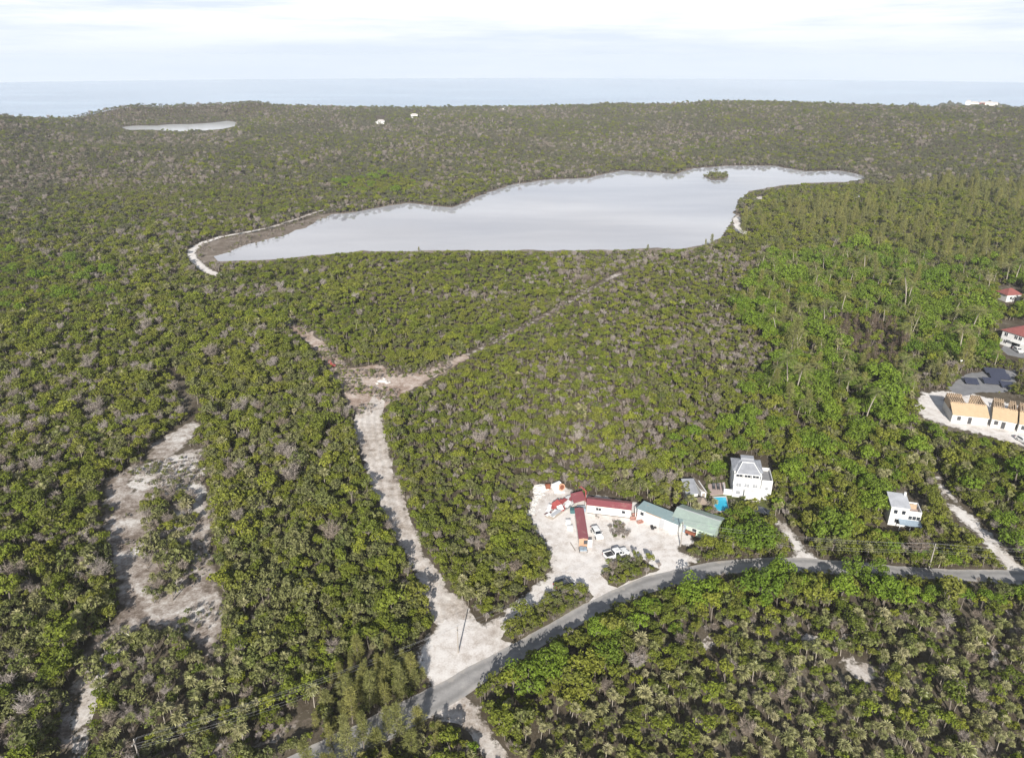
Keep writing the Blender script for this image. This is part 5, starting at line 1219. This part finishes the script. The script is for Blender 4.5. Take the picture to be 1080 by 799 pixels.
def blocked(x, y, z, s, polys, lat=0.42, zr=0.0):
    h = hts * s * 0.92; r = crad * s * lat
    bad = np.zeros(x.size, bool); f = (CAM_H - zr) / np.maximum(CAM_H - z - h, 20.0)
    ux, uy = y / np.hypot(x, y), -x / np.hypot(x, y)
    pts = [(x, y), (x + ux * r, y + uy * r), (x - ux * r, y - uy * r), (x * f, y * f), (x * (1 + f) / 2 + ux * r, y * (1 + f) / 2 + uy * r), (x * (1 + f) / 2 - ux * r, y * (1 + f) / 2 - uy * r)]
    for pg in polys:
        a = np.array(pg); x0, y0 = a.min(0) - 25; x1, y1 = a.max(0) + 25
        c = np.nonzero((x > x0) & (x < x1) & (y > y0) & (y < y1) & ~bad)[0]
        if not c.size: continue
        bb = np.zeros(c.size, bool)
        for qx, qy in pts: bb |= inpoly(qx[c], qy[c], pg)
        bad[c[bb]] = True
    return bad
ISLX = [inpoly(X, Y, g) for g in ISL_G]; on_isl = ISLX[0] | ISLX[1] | ISLX[2]
lowclear = inpoly(px, py, ZONES[5][1])
WATER = [LAKE_G, POND_G, POND2_G]
free = on_isl | (lowclear & (RNG.random(N) < .8))
SOFT = OPEN
bw = (blocked(X, Y, Z, sc, WATER[:1]) | blocked(X, Y, Z, sc, WATER[1:], .5, PONDZ)) & ~isl
sc2 = sc * 0.55
b1 = blocked(X, Y, Z, sc, SOFT) & ~free
b2 = blocked(X, Y, Z, sc2, SOFT) & ~free
sc = np.where(b1 & ~b2 & (RNG.random(N) < 0.75), sc2, sc)
b1 = blocked(X, Y, Z, sc, SOFT) & ~free
bi = on_isl & blocked(X, Y, Z, sc, [YARD_G, ROAD_G] if False else [ROAD_G], 0.5)
bc = blocked(X, Y, Z, sc, CLEARINGS, 0.6)
bb_ = np.zeros(N, bool)
for g in CLEARINGS: bb_ |= inpoly(X, Y, g)
alive &= ~(bw | b1 | bc | bb_ | bi)
# open paths left by narrow clearings
alive &= ~((distpoly(X, Y, [tuple(P(*p)[:2]) for p in ((178,393),(190,405),(198,425),(205,440))], closed=False) < 2.2))
alive[N - NM:] = True
idx = np.nonzero(alive)[0]
print('plants', idx.size)
ROT = RNG.uniform(0, 6.283, N); TLT = RNG.normal(0, 0.06, (N, 2)); SXY = RNG.uniform(0.88, 1.15, N)

def place_of(i):
    a, b = px[i], py[i]
    if ISLX[0][i]: return 'on the brushy verge at the yard entrance'
    if ISLX[1][i]: return 'on the bushy island beside the pickup'
    if ISLX[2][i]: return 'on the wooded middle of the cleared strip'
    if sp_[i]: return 'close beside the south edge of the asphalt road' if dS[i] < 9 else 'in the thicket south of the asphalt road'
    if lowclear[i]: return 'in the brush at the bottom of the cleared strip'
    if zone[i] in (0, 1): return 'by the road below the sandy track'
    if a < 130 + 0.08 * (799 - b) and b > 470: return 'in the scrub west of the cleared strip'
    if b > 470 and a < 470: return 'in the scrub between the cleared strip and the track'
    if a < 600: return 'in the scrub between the track and the yard'
    if a < 940 and b > 440: return 'in the trees round the tall white house'
    if zone[i] in (9, 10, 11): return 'beside the unfinished row of houses'
    if b > 400: return 'in the thicket round the narrow path'
    return 'in the lush wood short of the lake'
FAM = {   # family: plant kinds, name, category, description, group, stuff name, stuff label
 'scrub_tree': (('green','dry','grey'), 'tree', 'small leafy green scrub tree', 'scrub_woodland', 'low mixed green scrub wood covering the land'),
 'broad_tree': (('big',), 'tree', 'large round bright green tree', 'broadleaf_woodland', 'bright green broad crowned wood'),
 'bare_shrub': (('bare',), 'shrub', 'leafless grey twiggy shrub', 'bare_thicket', 'scattered leafless grey thicket through the scrub'),
 'thatch_palm': (('fan',), 'palm', 'slim fan leaved palm', 'palm_thicket', 'fan palms crowding through the scrub'),
 'coconut_palm': (('coco',), 'palm', 'tall coconut palm with drooping fronds', 'coconut_grove', 'coconut palms in the lush wood'),
 'casuarina_tree': (('casu',), 'tree', 'feathery olive casuarina', 'casuarina_wood', 'feathery casuarinas near the lake point'),
 'dead_casuarina': (('dead',), 'tree', 'brown dead feathery casuarina', 'dead_wood', 'brown dead casuarinas'),
}
def stuff_object(name, label, ids, kinds, category):
    src = bpy.data.collections.new(name + '_plants')
    order = {}
    for kn in kinds:
        for v, (_, _, both) in enumerate(KINDS[kn]):
            o = bpy.data.objects.new('%02d_plant' % len(order), both); o.name = '%s_%02d' % (name, len(order)); src.objects.link(o); order[(kn, v)] = len(order)
    me = bpy.data.meshes.new(name); me.from_pydata(np.stack([X[ids], Y[ids], Z[ids]], 1).tolist(), [], [])
    a = me.attributes.new('idx', 'INT', 'POINT'); a.data.foreach_set('value', [order[(NK[K[i]], int(VAR[i]))] for i in ids])
    a = me.attributes.new('rot', 'FLOAT_VECTOR', 'POINT'); a.data.foreach_set('vector', np.stack([TLT[ids, 0], TLT[ids, 1], ROT[ids]], 1).ravel())
    a = me.attributes.new('scl', 'FLOAT_VECTOR', 'POINT'); a.data.foreach_set('vector', np.stack([sc[ids] * SXY[ids], sc[ids] * SXY[ids], sc[ids]], 1).ravel())
    o = bpy.data.objects.new(name, me); COL.objects.link(o); tag(o, label, category, kind='stuff')
    ng = bpy.data.node_groups.new(name, 'GeometryNodeTree')
    ng.interface.new_socket('Geometry', in_out='INPUT', socket_type='NodeSocketGeometry'); ng.interface.new_socket('Geometry', in_out='OUTPUT', socket_type='NodeSocketGeometry')
    gi = ng.nodes.new('NodeGroupInput'); go = ng.nodes.new('NodeGroupOutput')
    ci = ng.nodes.new('GeometryNodeCollectionInfo'); ci.inputs['Collection'].default_value = src; ci.inputs['Separate Children'].default_value = True; ci.inputs['Reset Children'].default_value = True
    iop = ng.nodes.new('GeometryNodeInstanceOnPoints'); iop.inputs['Pick Instance'].default_value = True
    def attr(nm, ty):
        n = ng.nodes.new('GeometryNodeInputNamedAttribute'); n.data_type = ty; n.inputs['Name'].default_value = nm
        return [s for s in n.outputs if s.enabled and s.name == 'Attribute'][0]
    e2r = ng.nodes.new('FunctionNodeEulerToRotation')
    ng.links.new(attr('rot', 'FLOAT_VECTOR'), e2r.inputs[0]); ng.links.new(attr('idx', 'INT'), iop.inputs['Instance Index'])
    ng.links.new(e2r.outputs[0], iop.inputs['Rotation']); ng.links.new(attr('scl', 'FLOAT_VECTOR'), iop.inputs['Scale'])
    ng.links.new(gi.outputs[0], iop.inputs['Points']); ng.links.new(ci.outputs[0], iop.inputs['Instance']); ng.links.new(iop.outputs[0], go.inputs[0])
    md = o.modifiers.new('scatter', 'NODES'); md.node_group = ng
    return o
MAXI = 300
for fam, (kinds, cat, desc, sname, slabel) in FAM.items():
    kset = [NK.index(q) for q in kinds]; ids = idx[np.isin(K[idx], kset)]
    pa, pb = pix(X[ids], Y[ids], Z[ids] + hts[ids] * sc[ids] * 0.8)
    vis = (pa > 2) & (pa < 1078) & (pb > 90) & (pb < 795)
    big_px = sc[ids] * crad[ids] / R_[ids]
    order = np.argsort(np.where(vis, -big_px if fam != 'scrub_tree' else R_[ids], 1e9)); near = ids[order[:min(MAXI, int(vis.sum()))]]
    rest = np.setdiff1d(ids, near)
    for i in near:
        tr, cr_, both = KINDS[NK[K[i]]][VAR[i]]
        rot = (TLT[i, 0], TLT[i, 1], ROT[i]); s3 = (sc[i] * SXY[i], sc[i] * SXY[i], sc[i])
        lb = '%s %s' % (desc if not (fam == 'scrub_tree' and NK[K[i]] in ('dry','grey')) else 'small thin olive scrub tree', place_of(i)); gr = '%ss %s' % (desc.replace('small leafy green ', ''), place_of(i))
        if fam == 'bare_shrub':
            o = bpy.data.objects.new(fam, both); COL.objects.link(o); o.location = (X[i], Y[i], Z[i]); o.rotation_euler = rot; o.scale = s3; tag(o, lb, cat, gr)
        else:
            e = thing(fam, lb, cat, (X[i], Y[i], Z[i]), 0, gr); e.rotation_euler = rot; e.scale = s3
            for nm, me in (('trunk', tr), ('crown', cr_)):
                o = bpy.data.objects.new(nm, me); COL.objects.link(o); o.parent = e
    if rest.size: stuff_object(sname, slabel, rest, kinds, cat)
    print(fam, len(near), rest.size)

# shrubs leaning in along every edge of the cleared ground and the roads
def edge_shrubs():
    global X, Y, Z, K, VAR, ROT, TLT, SXY, sc, hts, crad
    xs, ys = [], []
    for pg in OPEN + CLEARINGS[:8]:
        for i in range(len(pg)):
            a = np.array(pg[i]); b = np.array(pg[(i + 1) % len(pg)]); L = np.hypot(*(b - a))
            if np.hypot(*a) > 420: continue
            n = int(L / 0.55); t = RNG.random((n, 1)); q = a + (b - a) * t; nr = np.array([-(b - a)[1], (b - a)[0]]) / max(L, 1e-6)
            q = q + nr * RNG.uniform(-3.2, 3.2, (n, 1)); xs.append(q[:, 0]); ys.append(q[:, 1])
    x = np.concatenate(xs); y = np.concatenate(ys); n = x.size
    save = (X, Y, Z, K, VAR, ROT, TLT, SXY, sc, hts, crad)
    X, Y, Z = x, y, np.zeros(n); kk = ('green', 'dry', 'bare'); K = RNG.choice([0, 2, 3], n, p=[.5, .3, .2]); VAR = np.array([RNG.integers(0, len(KINDS[NK[q]])) for q in K])
    ROT = RNG.uniform(0, 6.28, n); TLT = RNG.normal(0, .1, (n, 2)); SXY = RNG.uniform(1.0, 1.4, n); sc = RNG.uniform(.22, .62, n)
    hts = np.array([HT[NK[a]][b] for a, b in zip(K, VAR)]); crad = np.full(n, 1.7)
    bad = blocked(X, Y, Z, sc, OPEN, 0.15) | blocked(X, Y, Z, sc, CLEARINGS, 0.5) | blocked(X, Y, Z, sc, WATER, 0.4)
    a_, b_ = pix(X, Y, Z); bad |= (a_ < -200) | (a_ > 1280)
    stuff_object('edge_shrubs', 'low shrubs along the edges of the tracks, roads and yard', np.nonzero(~bad)[0], kk, 'brush'); print('edge', int((~bad).sum()))
    X, Y, Z, K, VAR, ROT, TLT, SXY, sc, hts, crad = save
edge_shrubs()
# low brush and dead twigs on the cleared ground
def brush(name, label, polys_px, spacing, kinds_p, smin, smax, clump=0.45, avoid=()):
    global X, Y, Z, K, VAR, ROT, TLT, SXY, sc
    px_, py_ = [], []
    for pg in polys_px:
        g = np.array(pg)
        x0, y0 = g.min(0); x1, y1 = g.max(0); gx, gy = np.meshgrid(np.arange(x0, x1, spacing), np.arange(y0, y1, spacing))
        gx = gx.ravel() + RNG.uniform(-.5, .5, gx.size) * spacing; gy = gy.ravel() + RNG.uniform(-.5, .5, gy.size) * spacing
        m = inpoly(gx, gy, [tuple(q) for q in g]) & (vnoise(gx, gy, 7, 12) > clump)
        for a in avoid: m &= ~inpoly(gx, gy, a)
        px_.append(gx[m]); py_.append(gy[m])
    x = np.concatenate(px_); y = np.concatenate(py_); n = x.size
    save = (X, Y, Z, K, VAR, ROT, TLT, SXY, sc)
    X, Y, Z = x, y, np.where(np.hypot(x, y) < 420, 0, terrain(x, y)); kk = list(kinds_p)
    K = RNG.choice([NK.index(q) for q in kk], n, p=list(kinds_p.values())); VAR = np.array([RNG.integers(0, len(KINDS[NK[q]])) for q in K])
    ROT = RNG.uniform(0, 6.28, n); TLT = RNG.normal(0, .1, (n, 2)); SXY = RNG.uniform(1.0, 1.5, n); sc = RNG.uniform(smin, smax, n)
    stuff_object(name, label, np.arange(n), kk, 'brush'); X, Y, Z, K, VAR, ROT, TLT, SXY, sc = save; print(name, n)
brush('low_brush', 'low weeds and dead twigs on the cleared ground', [gp(CLEAR), gp(JUNC), gp(CLEARB), gp(CLEARC), CUT, CUTTIP] + [gp(b) for b in PATCHES], 1.25, dict(bare=.55, dry=.33, green=.12), .10, .40, 0.54)
PITS = [(140,501),(147,508),(158,500),(157,511),(180,497),(196,500),(189,507),(207,498),(208,508),(170,506),(137,574),(134,545)]
brush('brush_heap', 'dark brush heaps dotted over the white sand at the top of the cleared strip', [[(P(a, b).x + 1.1 * math.cos(q), P(a, b).y + 1.1 * math.sin(q)) for q in (0, 1.05, 2.1, 3.14, 4.19, 5.24)] for a, b in PITS], 0.55, dict(bare=.5, dry=.5), .10, .20, -1)
brush('verge_weeds', 'low weeds along the verge and the bushy islands', [gp(ISL1), gp(ISL2), gp(VILLAYARD)], 0.9, dict(dry=.5, bare=.25, green=.25), .12, .34, 0.22, avoid=[ROAD_G] + CLEARINGS)
brush('roadside_weeds', 'low weeds and grass along the road verge', [ribbon(ROAD_N[5:], 9.0), ribbon(ROAD_S[:12], 4.0)], 1.0, dict(dry=.5, bare=.15, green=.35), .10, .30, 0.30, avoid=[ROAD_G, YARD_G, gp(DRIVE), gp(PATHE), TRACK_G] + CLEARINGS)
brush('dry_brush', 'heap of dry brown brush in the middle of the yard', [gp([(641,556),(650,549),(656,553),(663,563),(664,567),(650,569),(643,564)])], 0.7, dict(bare=.8, dry=.2), .16, .34, 0.1)
brush('dry_weeds', 'dry weeds along the front of the white trailer', [gp([(625,544),(645,545),(658,548),(657,550),(640,548.5),(626,547.5)])], 0.9, dict(bare=.6, dry=.4), .10, .2, 0.35)
brush('shore_brush', 'low brown brush on the mud beside the lake', [gp(MUD)], 3.2, dict(bare=.6, dry=.4), .25, .5, 0.52)
# ------------------------------------------------------------------ air
HAZE = 0.00009
if HAZE:
    hm = bpy.data.materials.new('haze_air'); hm.use_nodes = True; ht = hm.node_tree; ht.nodes.clear()
    ho = ht.nodes.new('ShaderNodeOutputMaterial'); hv_ = ht.nodes.new('ShaderNodeVolumePrincipled')
    hv_.inputs['Color'].default_value = (0.78, 0.83, 0.91, 1); hv_.inputs['Density'].default_value = HAZE; hv_.inputs['Anisotropy'].default_value = -0.08
    ht.links.new(hv_.outputs[0], ho.inputs['Volume'])
    tag(obj('haze', MB().box(-4300, 4300, -4300, 4300, -24.0, CAM_H + 4), hm), 'thin pale sea haze over the land and water', 'haze', kind='stuff')
